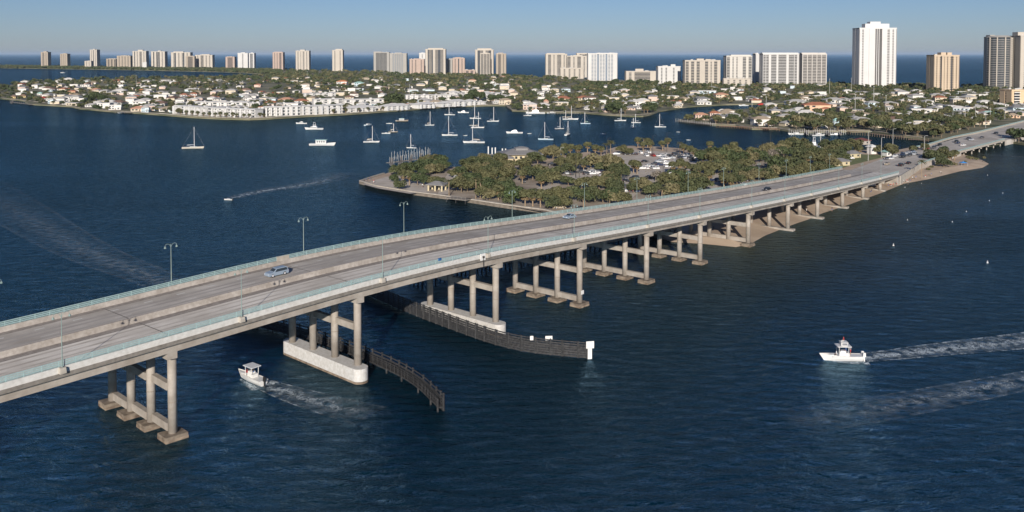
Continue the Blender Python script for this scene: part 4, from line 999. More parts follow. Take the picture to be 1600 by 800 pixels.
wake('wake_foam', [(1335,561),(1400,554),(1480,545),(1560,537),(1660,527),(1800,514)], 3.0, 15, '', u0=.0, u1=.7)
wake('wake_foam', [(1720,570),(1640,587),(1560,603),(1480,618),(1400,634),(1300,650),(1230,660)], 6, 12, '', u0=.46, u1=1, z=.06)
wake('wake_foam', [(407,600),(425,605),(460,617),(510,632),(580,650)], 2.4, 10, '', u0=.0, u1=.95)
wake('wake_foam', [(361,310),(390,302.5),(425,296),(465,291),(505,283),(540,270)], 4, 20, '', u0=.35, u1=.95)
wake('wake_foam', [(256,442),(215,424),(160,405),(90,370),(10,320),(-80,270)], 12, 36, '', u0=.82, u1=1)
wake('wake_foam', [(1700,250),(1620,246),(1560,243.5),(1530,241)], 5, 3, '', u0=.3, u1=.9)
for B, h, L_ in ((B1, h1, 7.6), (B2, h2, 7.9)):
    # bow wave hugging the hull
    for q in (-1, 1):
        a_ = onboat(B, h, L_*.35, q*.9, 0); c_ = onboat(B, h, -L_*.6, q*2.1, 0); vs = []; fs = []; uvs = []; N_ = 8
        for i in range(N_+1):
            p = a_.lerp(c_, i/N_); d = (c_-a_).normalized(); nr = Vector((-d.y, d.x, 0)); wd_ = .3+.8*i/N_
            vs += [(p.x-nr.x*wd_, p.y-nr.y*wd_, .08), (p.x+nr.x*wd_, p.y+nr.y*wd_, .08)]; uvs += [(.0, 0.2), (.0, .8)]
        for i in range(N_): fs.append((2*i, 2*i+2, 2*i+3, 2*i+1))
        me = bpy.data.meshes.new('bow_wave'); me.from_pydata(vs, [], fs); me.materials.append(FOAM); uvl = me.uv_layers.new(name='UVMap')
        for lp in me.loops: uvl.data[lp.index].uv = uvs[lp.vertex_index]
        link('bow_wave', me)['kind'] = 'stuff'
# mooring buoys
BY = [(1396,384,'upper right of the nearest two'),(1543,411,'nearest one, at the right'),(1418,344,'below the bridge abutment'),(1488,347,'farther right of the pair off the beach'),(1510,331,'in the middle of the scattered floats'),(1546,314,'near the right edge, alone'),(1567,302,'farthest right'),(1543,274,'just off the tip of the sand spit'),(1414,293,'by the swimmers at the beach'),(1440,287,'close to the sand')]
for x, y, s in BY:
    t = thing('buoy', 'small white float on the water, '+s, 'buoy', at(x, y, 0)); b = MB(); k_ = .45 if y < 380 else .8; t.scale = (k_,k_,k_); b.tube((0,0,-.3), (0,0,.35), .38, .3, 10); b.build('float_body', WHITE, t)
    b = MB(); b.tube((0,0,.3), (0,0,1.0), .13, .08, 8); b.build('spar', WHITE, t)
# beach people
BP = [(1412,285,0,1),(1417,284,2,1),(1421,282.5,3,1),(1426,281,0,0),(1431,280,1,0),(1388,292,3,0),(1392,291,2,1),(1396,290,4,0),(1376,297,0,0),(1362,300,3,1),(1419,288,0,0),(1446,277,2,1),(1455,275,1,0),(1470,271,0,1),(1132,357,2,0),(1115,361,3,0),(1400,288,4,1),(1405,287,2,0),(578,281,3,0),(572,284,1,0),(584,286,2,0),(660,293,0,0),(1300,330,3,0),(1260,333,0,0)]
for i, (x, y, c_, st) in enumerate(BP):
    z = .5 if x > 1100 else 1.31; p = at(x, y, z)
    person('sit' if st else 'stand', c_, (p.x, p.y, z-(.0 if not st else .0)), random.random()*6, 'tiny %s person in %s %s' % ('sitting' if st else 'standing', ['white','blue','red','black','grey'][c_], 'on the beach beside the bridge end' if x > 1340 else 'on the sand under the long bridge' if x > 1100 else 'at the tip of the park seawall'), 'people on the shore')
# blue beach canopy
c = at(1505, 259.5, .7); t = thing('beach_canopy', 'small bright blue beach canopy on the sand spit', 'canopy', c); CB = mat('bright_blue_fabric', (.05,.25,.60), .7)
b = MB(); b.add([(-1.8,-1.8,1.9),(1.8,-1.8,1.9),(1.8,1.8,1.9),(-1.8,1.8,1.9),(0,0,2.7)], [(0,1,4),(1,2,4),(2,3,4),(3,0,4)]); b.build('canopy_top', CB, t)
for x in (-1.7, 1.7):
    for y in (-1.7, 1.7): b = MB(); b.tube((x,y,-.2), (x,y,1.9), .05, n=5); b.build('leg', MAST, t)
motorboat(1530, 253, 8, R(150), 'small white boat pulled up at the tip of the sand spit', 'open')
# white service vehicle shape under the bridge end: a parked white van
from collections import defaultdict
# ------------------------------------------------------------------ cars
def car_meshes(kind):
    # side profile (x forward), half width; body lofted across the width with tumblehome
    if kind == 'suv': L, W, H = 5.0, 1.96, 1.75; prof = [(-2.5,.55),(-2.48,.95),(-2.38,1.12),(-2.15,1.66),(-1.9,1.74),(0.1,1.75),(.45,1.68),(1.18,1.12),(2.2,.98),(2.46,.78),(2.5,.45)]
    elif kind == 'pickup': L, W, H = 5.4, 1.95, 1.8; prof = [(-2.7,.55),(-2.7,1.08),(-.75,1.10),(-.70,1.70),(-.5,1.78),(.5,1.78),(1.15,1.18),(2.4,1.05),(2.66,.8),(2.7,.5)]
    else: L, W, H = 4.7, 1.82, 1.45; prof = [(-2.35,.5),(-2.33,.92),(-1.75,1.02),(-1.15,1.40),(-.8,1.45),(.1,1.45),(.85,1.02),(1.9,.88),(2.28,.7),(2.35,.42)]
    belt = 1.0 if kind != 'sedan' else .92
    rings = []
    for q in (-1, -.94, .94, 1):
        r_ = []
        for x, z in prof:
            k = max(0, (z-belt)/(H-belt)); y = q*W/2*(1-.20*k); xx = x*(1-.035*(abs(q) > .97)); zz_ = z-(.05 if abs(q) > .97 and z > belt else 0)
            r_.append((xx, y, zz_))
        r_ += [(x, q*W/2*.98, .28) for x in (L/2-.12, -L/2+.12)]
        rings.append(r_)
    b = MB(); b.loft(rings); body = b.mesh('body', [WHITE])
    # glass: side windows, windscreen, rear window, slightly proud
    g = MB(); roof = [p for p in prof if p[1] > belt+.25]; x0, x1 = roof[0][0], roof[-1][0]
    for q in (-1, 1):
        zt, zb = H-.14, belt+.06; yt = W/2*(1-.20*(zt-belt)/(H-belt))+.012; yb = W/2*(1-.2*(zb-belt)/(H-belt))+.012
        xa, xb = roof[0][0]+.12, roof[-1][0]-.02
        g.add([(xa-.12,q*yb,zb),(xb+.52,q*yb,zb),(xb-.05,q*yt,zt),(xa+.05,q*yt,zt)], [(0,1,2,3)])
    i = [k for k, p in enumerate(prof) if p[1] > H-.12][-1]; a_, c_ = prof[i], prof[i+1]
    def pane(a_, c_, s):
        dx, dz = c_[0]-a_[0], c_[1]-a_[1]; nx, nz = dz*s, -dx*s; l = math.hypot(nx, nz); nx, nz = abs(nx/l)*(1 if s > 0 else -1)*.015, abs(nz/l)*.015
        p, r_ = (a_[0]+dx*.1, a_[1]+dz*.1), (a_[0]+dx*.92, a_[1]+dz*.92)
        g.add([(p[0]+nx, -W*.37, p[1]+nz), (p[0]+nx, W*.37, p[1]+nz), (r_[0]+nx, W*.42, r_[1]+nz), (r_[0]+nx, -W*.42, r_[1]+nz)], [(0,1,2,3)])
    pane(a_, c_, 1)
    j = [k for k, p in enumerate(prof) if p[1] > H-.12][0]; pane(prof[j], prof[j-1], -1)
    glass = g.mesh('windows', GLASS, fixn=False)
    wm = MB(); n_ = 14; r_ = .34 if kind == 'sedan' else .38; wm.tube((0,-.12,0), (0,.12,0), r_, n=n_); tyre = wm.mesh('tyre', BLACK)
    wm = MB(); wm.tube((0,-.135,0), (0,.135,0), r_*.62, n=10); rim = wm.mesh('rim', mat('wheel_rim', (.5,.5,.52), .35))
    hl = MB(); hl.box((0,0,0), (.12,.32,.14)); head = hl.mesh('headlight', mat('headlight_glass', (.75,.77,.8), .2)); tl = MB(); tl.box((0,0,0), (.08,.22,.3)); tail = tl.mesh('tail_light', mat('tail_red', (.35,.02,.02), .3))
    return dict(body=body, glass=glass, tyre=tyre, rim=rim, head=head, tail=tail, L=L, W=W, r=r_, belt=belt)
CM = {k: car_meshes(k) for k in ('suv', 'sedan', 'pickup')}
PAINT = {n_: mat('car_paint_'+n_, c_, .3, .03, spec=.6) for n_, c_ in (('white', (.72,.72,.71)), ('silver', (.42,.44,.46)), ('silver blue', (.24,.30,.37)), ('black', (.02,.02,.022)), ('dark blue', (.02,.03,.07)), ('dark grey', (.07,.07,.075)), ('red', (.30,.03,.025)), ('tan', (.38,.32,.24)))}
BODY = {}
def car(kind, paint, loc, rz, label, group=None, pitch=0):
    M_ = CM[kind]
    if (kind, paint) not in BODY: m = M_['body'].copy(); m.materials.clear(); m.materials.append(PAINT[paint]); BODY[kind, paint] = m
    t = thing('parked_car' if group and 'parked' in group else 'car', label, 'car' if kind != 'pickup' else 'pickup', loc, rz, group)
    if pitch: t.rotation_euler = (0, pitch, rz)
    link('body', BODY[kind, paint], t); link('windows', M_['glass'], t)
    for x in (-M_['L']*.29, M_['L']*.30):
        for y in (-1, 1):
            wl = link('tyre', M_['tyre'], t, (x, y*(M_['W']/2-.13), M_['r'])); link('rim', M_['rim'], wl)
    for y in (-1, 1):
        link('headlight', M_['head'], t, (M_['L']/2-.09, y*M_['W']*.36, .72)); link('tail_light', M_['tail'], t, (-M_['L']/2+.04, y*M_['W']*.42, .85))
    return t
for s, u, kind, paint, rev, lab in ((31.6, 17.9, 'suv', 'silver blue', 1, 'silver blue estate car driving left on the far carriageway of the bridge'),
        (130.5, 21.0, 'sedan', 'silver blue', 1, 'grey-blue saloon car in the outer far lane above the park trees'), (251.5, 15.2, 'sedan', 'black', 1, 'black car near the median at the right end of the long bridge')):
    p = bp(s, u, zp(s)+.03); sl_ = (zp(s+1)-zp(s-1))/2
    car(kind, paint, p, bang(s)+(math.pi if rev else 0), lab, None, math.atan(sl_)*(1 if rev else -1)).scale = (.94,.94,.94)
road_dir = math.atan2((RA[3]-RA[1]).y, (RA[3]-RA[1]).x)
RC_ = [(1386,249,'sedan','dark grey',1,'dark grey car at the junction just past the bridge end'),(1393,249,'sedan','white',1,'white car right behind the dark grey one at the junction'),(1386,257.5,'sedan','tan',1,'tan car alone in the middle of the junction'),
 (1408,259.5,'suv','black',0,'black van-like car leaving the bridge, nearer of two'),(1420,256,'sedan','black',0,'black car ahead of the black van by the palms'),(1399,245,'sedan','white',1,'white car waiting at the head of the queue'),
 (1410,243,'suv','dark blue',1,'dark blue car second in the queue'),(1411,246.5,'suv','black',1,'black car in the lower lane of the queue'),(1418,240.5,'sedan','silver',1,'silver car in the queue beside the palms'),(1421,244,'suv','dark grey',1,'dark grey car in the lower lane of the queue'),
 (1427,238.5,'sedan','silver blue',1,'blue-grey car at the back of the queue'),(1429,242,'suv','silver',1,'silver van in the lower lane at the back of the queue'),(1459,232,'suv','dark grey',1,'dark car on the near end of the short bridge'),(1468,228,'suv','black',1,'black car crossing the short bridge'),
 (1494,222.5,'suv','black',1,'black car, first of the pair above the short bridge rail'),(1497,224.5,'sedan','dark blue',1,'dark blue car beside the black one on the short bridge'),(1505,228,'sedan','white',0,'white car going right on the short bridge'),
 (1513,218,'suv','dark grey',1,'grey car past the short bridge, near the far kerb'),(1518,219.5,'sedan','silver',1,'silver car beside the grey one past the short bridge'),(1534,216,'sedan','dark grey',1,'dark grey car alone on the wide road'),(1556,209.5,'suv','black',1,'black car farther up the wide road'),(1575,205,'sedan','dark grey',1,'farthest dark car on the wide road'),
 (1449,233.5,'sedan','red',1,'dark red car at the start of the short bridge')]
for x, y, k, p_, rev, lab in RC_: car(k, p_, at(x, y, ZR+.02), road_dir+(math.pi if rev else 0)+(R(-10) if x > 1500 else 0), lab)
PK = [(963,241.5,'w'),(970,241,'dark grey'),(980,242,'black'),(987,241,'dark blue'),(1001,240,'white'),(1013,239,'white'),(1008,253.5,'black'),(1036,247.5,'silver'),(1040,249,'white'),(1049,248,'silver'),(1056,242,'black'),(1060,244,'dark grey'),(1067,243.5,'silver'),(1075,245,'white'),
 (1081,251,'dark grey'),(1089,250.5,'silver'),(1015,261,'white'),(1024,257.5,'dark grey'),(1032,259,'dark blue'),(1042,256.5,'white'),(1046,261.5,'white'),(1050,267.5,'black'),(1058,267.5,'dark grey'),(1014,279,'black'),(1022,279,'dark grey'),(991,279.5,'black'),(972,280,'dark grey'),
 (983,292,'silver'),(976,293,'dark grey'),(863,258.5,'black'),(875,271,'dark blue'),(885,272,'silver'),(892,273,'dark grey'),(880,268,'black'),(918,273,'dark grey'),(927,272.5,'white'),(943,275,'silver'),(958,290,'dark grey'),(874,326,'tan'),(1162,289.5,'white'),(712,279,'white'),(817,285,'dark grey'),(866,300,'black'),
 (1170,283,'dark grey'),(1235,250,'silver'),(1322,250,'dark grey'),(1328,248.5,'white'),(1243,248,'dark blue')]
rk = random.Random(11)
for (xa, xb, ya) in ((962,1002,241.8),(1010,1050,244.5),(1030,1062,253.5),(1052,1098,247.5),(1000,1040,264),(1040,1078,272),(968,1000,284),(968,996,300),(872,900,268),(908,950,270),(1110,1126,283)):
    x = xa
    while x < xb:
        if rk.random() < .72 and all(abs(x-q[0]) > 4.5 or abs(ya-q[1]) > 1.3 for q in PK): PK.append((x, ya+rk.uniform(-.3,.3), rk.choices(('white','silver','dark grey','black','dark blue','tan','red'), (.34,.2,.17,.15,.07,.04,.03))[0]))
        x += 5.2
for i, (x, y, c_) in enumerate(PK):
    c_ = 'white' if c_ == 'w' else c_; where = 'in the big car park of the island' if 955 < x < 1100 and y < 272 else 'in the small car park of the park' if 855 < x < 960 else 'under the trees of the park'
    k = ['sedan', 'suv', 'pickup'][i % 3]; car(k, c_, at(x, y, 1.32), [R(8), R(100), R(25)][(i//3) % 3]+(math.pi if i % 2 else 0), '%s parked %s %s' % (c_, {'sedan': 'car', 'suv': 'high-sided car', 'pickup': 'pickup'}[k], where), 'parked vehicles in the park, '+c_)
t = car('suv', 'white', at(1360,290.5,.9), R(200), 'white van parked on the beach against the bridge end')

# ------------------------------------------------------------------ towers of the far shore
def wallm(c):
    return mat('stucco_%02d%02d%02d' % tuple(int(v*99) for v in c), c, .8, .05, .05)
TG = mat('tower_glass', (.035,.042,.05), .25, .25, .08, stretch=(1,1,.3))
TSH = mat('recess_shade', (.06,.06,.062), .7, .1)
def tower(x0, x1, yt, yb, col, bays, label, dep=24, yaw=0, fh=3.1, pent=None, slab=None, wings=None, crown=None, name='apartment_tower', core=TG, basez=1.2, cat='tower'):
    """bays: string across the front. W plain wall, B balconies, G window column, S narrow window column, V dark vertical recess, F fin"""
    Y = at((x0+x1)/2, yb, basez).y; kk_ = dep/(Y+dep); X0, X1 = xat(x0+max(0, x0-800)*kk_, Y), xat(x1-max(0, 800-x1)*kk_, Y); H = zat((x0+x1)/2, yt, Y)-basez; Wd = X1-X0; wm = wallm(col); sm = wallm(slab) if slab else wm
    t = thing(name, label, cat, ((X0+X1)/2, Y+dep/2, basez), yaw)
    b = MB(); b.box((0, .8, H/2-.6), (Wd-.6, dep-1.6, H-1.2)); b.build('glazed_core', core, t)
    wt = {'W': 1.5, 'B': 2.0, 'G': .8, 'S': .45, 'V': .8, 'F': .35, 'C': 1.6}; tot = sum(wt[c] for c in bays); x = -Wd/2; nf = max(3, int(round(H/fh))); fhh = H/nf
    wb = MB()
    for c in bays:
        wd_ = Wd*wt[c]/tot; xc = x+wd_/2
        if c in 'WF': wb.box((xc, -dep/2+.6, H/2), (wd_+.02, 1.2 if c == 'W' else 2.2, H))
        elif c == 'C': wb.box((xc, -dep/2+.2, H/2), (wd_+.02, 2.6, H))
        elif c in 'GS':
            sb_ = MB()
            for k in range(nf): sb_.box((xc, -dep/2+.75, k*fhh+fhh*.22), (wd_, .7, fhh*.44))
            sb_.build('window_column', wm, t)
        elif c == 'B':
            sb_ = MB()
            for k in range(nf): sb_.box((xc, -dep/2-.1, k*fhh+.55), (wd_*.98, 1.9, 1.0))
            sb_.build('balcony_stack', sm, t)
        x += wd_
    # ends with their own windows, back, parapet
    for q in (-1, 1):
        wb.box((q*(Wd/2-.15), -dep*.28, H/2), (.9, dep*.44, H)); wb.box((q*(Wd/2-.15), dep*.28, H/2), (.9, dep*.42, H))
        sb_ = MB()
        for k in range(nf): sb_.box((q*(Wd/2-.3), 0, k*fhh+.6), (.8, dep*.16, 1.3))
        sb_.build('window_column', wm, t)
    wb.box((0, dep/2-.2, H/2), (Wd, .8, H)); wb.box((0, 0, H-.3), (Wd+.6, dep+.6, 2.2))
    wb.build('wall', wm, t)
    for (a_, c_, hh) in (pent or [(.3,.7,.04)]):
        b = MB(); b.box((Wd*((a_+c_)/2-.5), 0, H+H*hh/2+.2), (Wd*(c_-a_), dep*(.62-hh*1.6), H*hh)); b.build('penthouse', wm, t)
    b = MB(); rr = random.Random(int(x0)); 
    for k in range(4): b.box((rr.uniform(-.4,.4)*Wd, rr.uniform(-.3,.3)*dep, H+1.4), (2.5+rr.random()*3, 3, 1.8))
    b.build('roof_unit', mat('roof_unit_grey', (.42,.42,.41), .7), t)
    if crown: crown(t, Wd, dep, H, wm)
    return t
CR, TN, WH_, PK_, GY = (.47,.425,.36), (.36,.305,.24), (.56,.55,.525), (.42,.325,.27), (.34,.325,.295)
tower(65,81,81.5,104.6,TN,'WGSGWGW','slim tan tower at the far left of the skyline',30,pent=[(.3,.7,.06)])
tower(95,111,84.2,104.8,TN,'WGWGWSW','slim tan tower, second from the left on the skyline',30,pent=[(.35,.7,.05)])
tower(141.5,157.5,77.8,105.6,CR,'WGWVWGW','taller tan tower third from the left, rising behind a low block',32,pent=[(.35,.6,.05)])
tower(133,147,95.5,106.3,CR,'WGWGW','low stepped tan block in front of the third tower from the left',22,name='apartment_block',cat='apartment block')
tower(167,186,92,106.2,TN,'WBWBWB','tan stepped slab at the left end of the long tan group',28)
tower(183.5,209,87.3,106.5,TN,'WGWGWGWGW','tan slab with close window columns left of the white-fronted tower',28)
tower(208,233.5,80,106.6,CR,'WVWGWBWGW','cream tower with dark stripes and a small white block at its foot',30,pent=[(.35,.7,.08)])
tower(223,231.5,97.5,107.4,WH_,'WWW','small white block at the foot of the cream striped tower',12,name='apartment_block',cat='apartment block')
tower(237,262.7,80.6,107,CR,'WVWVGVWGW','cream tower with broad dark vertical stripes',30,pent=[(.45,.65,.06)])
tower(268,302,82,107,CR,'WGVWGWGVWGW','wide cream tower with fine vertical ribs and white top',30,pent=[(.1,.6,.06)])
tower(291,307,88,107.6,TN,'WBBW','tan balcony block overlapping the ribbed cream tower',18,name='apartment_block',cat='apartment block')
tower(305.5,336,86,107.3,CR,'WGWBWGWGW','cream and tan slab right of the ribbed tower',28,pent=[(.35,.8,.06)])
tower(353,370,89,108,PK_,'WBBW','pale pinkish mid-rise block with dark balcony rows, on its own',24,name='apartment_block',cat='apartment block')
tower(372,391,83,108.6,WH_,'WWGWW','white tower, left one of a joined white pair',28)
tower(389.5,400.5,83.2,109,WH_,'WVBW','narrow white tower with dark balconies, right one of a joined pair',24)
tower(426.5,445.5,82,110,PK_,'WGWGWBW','salmon coloured tower standing alone',26,pent=[(.1,.9,.04)])
tower(462.5,486,79.5,111,CR,'WGWSWGSWGW','cream tower with a small white top, standing alone',26,pent=[(.3,.65,.06)])
tower(519.5,538,78.5,111,CR,'WGWWGW','slender cream tower with dotted windows, standing alone',24,pent=[(.3,.9,.06)])
tower(584,610,81.8,112,GY,'WBSBSBSW','grey-tan slab of a joined pair, with sloping roofline',24,pent=[(0,.5,.04)])
tower(609,637,83.5,115,GY,'WGFGFGFGFGFW','pale blue-grey glazed slab with white fins, right one of a joined pair',24,slab=WH_,core=mat('blue_grey_glass', (.16,.20,.25), .3))
tower(655,666,83.5,115,WH_,'WSW','white tower peeping out behind the pinkish block',20)
tower(640,664,92.5,116,PK_,'WGWGWWGW','pinkish brown block left of the big dark-windowed tower',22,name='apartment_block',cat='apartment block')
tower(665,697.5,77,117,CR,'WVBVWBVVBW','big cream tower with dark glazed bays and a flat cornice',30,pent=[(.12,.88,.045)])
tower(697,708,92.5,116,GY,'WVVW','dark glassy block between the big cream tower and the brown tower',20,name='apartment_block',cat='apartment block')
tower(707,727,91,116,PK_,'WGWVWGW','brown and cream tower right of the dark glassy block',24,pent=[(.2,.7,.06)])
tower(725,743,109.5,118,PK_,'WBWBW','low pink building between two tower groups',18,name='apartment_block',cat='apartment block')
tower(742.5,771.5,78,117.5,CR,'WVVBWBVVW','tall cream tower with dark sides behind a lower curved front',30,pent=[(.12,.88,.06)])
tower(750.5,766,83.5,118.3,CR,'FBFBFBF','pale balconied front block of the tall cream tower',12,name='apartment_block',cat='apartment block')
tower(775,791,84,118,TN,'WBWGW','narrow tan tower at the right of the middle group',22,pent=[(.2,.7,.05)])
tower(852,886,84.5,120.3,CR,'WBWGWGBWGW','cream slab at the left end of the wide white complex',26,pent=[(.05,.9,.04)])
tower(885,918,87.5,121,CR,'BWGWBWGW','recessed cream slab in the middle of the wide complex',24)
tower(875,912,106.5,123,CR,'WGWGWGWGW','low cream block in front of the wide complex',12,name='apartment_block',cat='apartment block')
tower(900,921,84,120.5,CR,'WVBVW','cream and dark tower joining the white slab',22,pent=[(.0,.95,.03)])
tower(917,964.5,83.6,126,WH_,'WGFGFVFGFGFVFGFGFW','white slab with tall blue-grey window strips and white fins',26,core=mat('blue_grey_glass', (.16,.20,.25), .3),pent=[(.3,1.0,.02)])
tower(976,1025,111.5,126.5,CR,'WSSSWBBBBWW','long low cream building with a blocky rooftop',22,name='apartment_block',pent=[(.33,.6,.25)],cat='apartment block')
tower(1025,1063,104,131,WH_,'WGWGWWGWW','white mid-rise with stepped roof boxes',24,pent=[(.6,.8,.12),(.3,.45,.06)])
tower(1066.5,1125,94.5,133.5,CR,'FBWBWBWFWBWGWBWF','tan and cream slab with many balcony columns and dark bays',24,pent=[(.35,.55,.07),(.6,.75,.05)])
tower(1130,1174.5,87.5,133.5,(.54,.515,.465),'BWGWGWWBWB','cream tower with a broad stepped podium and side balconies',26,pent=[(.2,.98,.04)])
tower(1128.5,1173,123,135,CR,'WGWGWGWGW','low cream podium in front of the stepped cream tower',10,name='apartment_block',cat='apartment block')
tower(1175.5,1187,84.5,131,WH_,'WWW','blank white end slab at the left of the long white balcony building',24)
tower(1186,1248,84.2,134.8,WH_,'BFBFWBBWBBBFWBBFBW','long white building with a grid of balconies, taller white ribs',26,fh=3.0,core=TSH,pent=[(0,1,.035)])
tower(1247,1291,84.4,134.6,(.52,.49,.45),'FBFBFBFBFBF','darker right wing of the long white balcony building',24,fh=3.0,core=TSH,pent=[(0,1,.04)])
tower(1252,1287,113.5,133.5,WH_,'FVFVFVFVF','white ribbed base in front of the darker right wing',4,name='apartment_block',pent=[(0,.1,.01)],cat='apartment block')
tower(1331,1399.5,44,137.2,(.60,.59,.57),'WSSWWCCFVFVFVVWWSSSWSSW','tallest gleaming white tower with a dark central slot and rooftop box',34,fh=3.0,pent=[(.20,.85,.075),(.34,.62,.11)],core=mat('dark_slot', (.09,.085,.08), .5))
tower(1447,1498,86.5,142,(.50,.40,.29),'WGWGVWSWGWGVGWGW','peach coloured tower with rows of small dark windows',28,fh=3.0,pent=[(.35,.55,.08),(.6,.78,.08),(.0,1,.012)])
# far right tower: curved balconied front with a wing
tower(1536,1556,58,140,CR,'WGVGW','left wing of the far right tower, cream with dark edge',26,pent=[(0,.9,.04)])
t = tower(1576,1640,56,141,CR,'WSWSWSWSWSW','right wing of the far right tower, cream with window columns',34,pent=[(.0,.3,.07)])
Y = at(1565, 140, 1.2).y-6; cx = xat(1563, Y); t = thing('apartment_tower', 'curved grey balconied centre of the far right tower', 'tower', (cx, Y+8, 1.2)); Hh = zat(1563, 58.5, Y)-1.2; rr_ = (xat(1582, Y)-xat(1545, Y))/2
b = MB(); b.tube((0,0,0), (0,0,Hh), rr_*.93, n=20); b.build('glazed_core', GLASS, t)
gm = wallm((.24,.235,.225)); n_ = int(Hh/3.1)  # shade on the curved front is painted in as grey slab colour
b = MB()
for k in range(n_): b.tube((0,0,k*3.1+.1), (0,0,k*3.1+1.25), rr_*1.02, n=20)
b.build('balcony_stack', gm, t)
for k in range(5):
    a_ = R(200+k*35); b = MB(); b.box((math.cos(a_)*rr_, math.sin(a_)*rr_, Hh/2), (1.6,1.6,Hh), a_); b.build('fin', wallm(CR), t)
b = MB(); b.tube((0,0,Hh), (0,0,Hh+3.5), rr_*1.03, rr_*.7, 20); b.build('roof', wallm(GY), t)
tower(1563,1612,141,166,(.64,.47,.30),'WBBWWWSWW','peach coloured low building with white balconies at the right edge',22,name='apartment_block',slab=(.70,.66,.60),yaw=R(6),cat='apartment block')

# ------------------------------------------------------------------ houses
ROOFS = {'white': (.62,.60,.56), 'pale grey': (.40,.39,.37), 'grey': (.22,.22,.22), 'tan': (.36,.29,.21), 'terracotta': (.34,.14,.08), 'brown': (.19,.12,.09), 'salmon': (.50,.27,.18), 'red': (.38,.06,.04), 'seafoam': (.30,.48,.44), 'orange': (.50,.19,.08), 'pale green': (.42,.48,.38)}
WALLC = {'white': (.66,.64,.60), 'cream': (.58,.50,.38), 'peach': (.62,.42,.28), 'pale blue': (.52,.62,.66), 'yellow': (.60,.46,.22), 'pink': (.60,.46,.38)}
HM = {}
def house_meshes(roof, wall, flat, two):
    key = (roof, wall, flat, two)
    if key in HM: return HM[key]
    rm = mat('roof_'+roof.replace(' ', '_'), ROOFS[roof], .8, .12, .5); wm = mat('wall_'+wall.replace(' ', '_'), WALLC[wall], .8, .06, .5); h = 5.6 if two else 3.0
    b = MB(); b.box((0,0,h/2), (15,10,h)); b.box((4.5,-6,1.4), (6,4,2.8)); w_ = b.mesh('wall', wm)
    b = MB()
    if flat: b.box((0,0,h+.25), (15.8,10.8,.5)); b.box((4.5,-6,3.0), (6.6,4.6,.35))
    else: hip(b, 0, 0, 15, 10, h, 2.1, .7); hip(b, 4.5, -5.6, 6, 5, 2.8 if not two else 2.7, 1.2, .5)
    r_ = b.mesh('roof', rm)
    win = []
    for k, x in enumerate((-5.5, -2.2, 4.5)):
        b = MB(); b.box((x, -5.04 if x < 3 else -8.04, 1.6), (2.0,.1,1.3)); 
        if two and x < 3: b.box((x, -5.04, 4.3), (1.8,.1,1.2))
        win.append(b.mesh('window', GLASS))
    b = MB(); b.box((.6,-5.04,1.1), (1.0,.1,2.1)); d_ = b.mesh('door', BARK)
    HM[key] = (w_, r_, win, d_); return HM[key]
HPOS = []
def house(p, rz, sc, roof, wall, flat, two, label, group=None, name='house'):
    w_, r_, win, d_ = house_meshes(roof, wall, flat, two); t = thing(name, label, 'house', (p.x, p.y, 1.3), rz, group, sc)
    link('wall', w_, t); link('roof', r_, t)
    for m in win: link('window', m, t)
    link('door', d_, t); HPOS.append((p.x, p.y, 11*(sc if isinstance(sc, float) else sc[0]))); return t
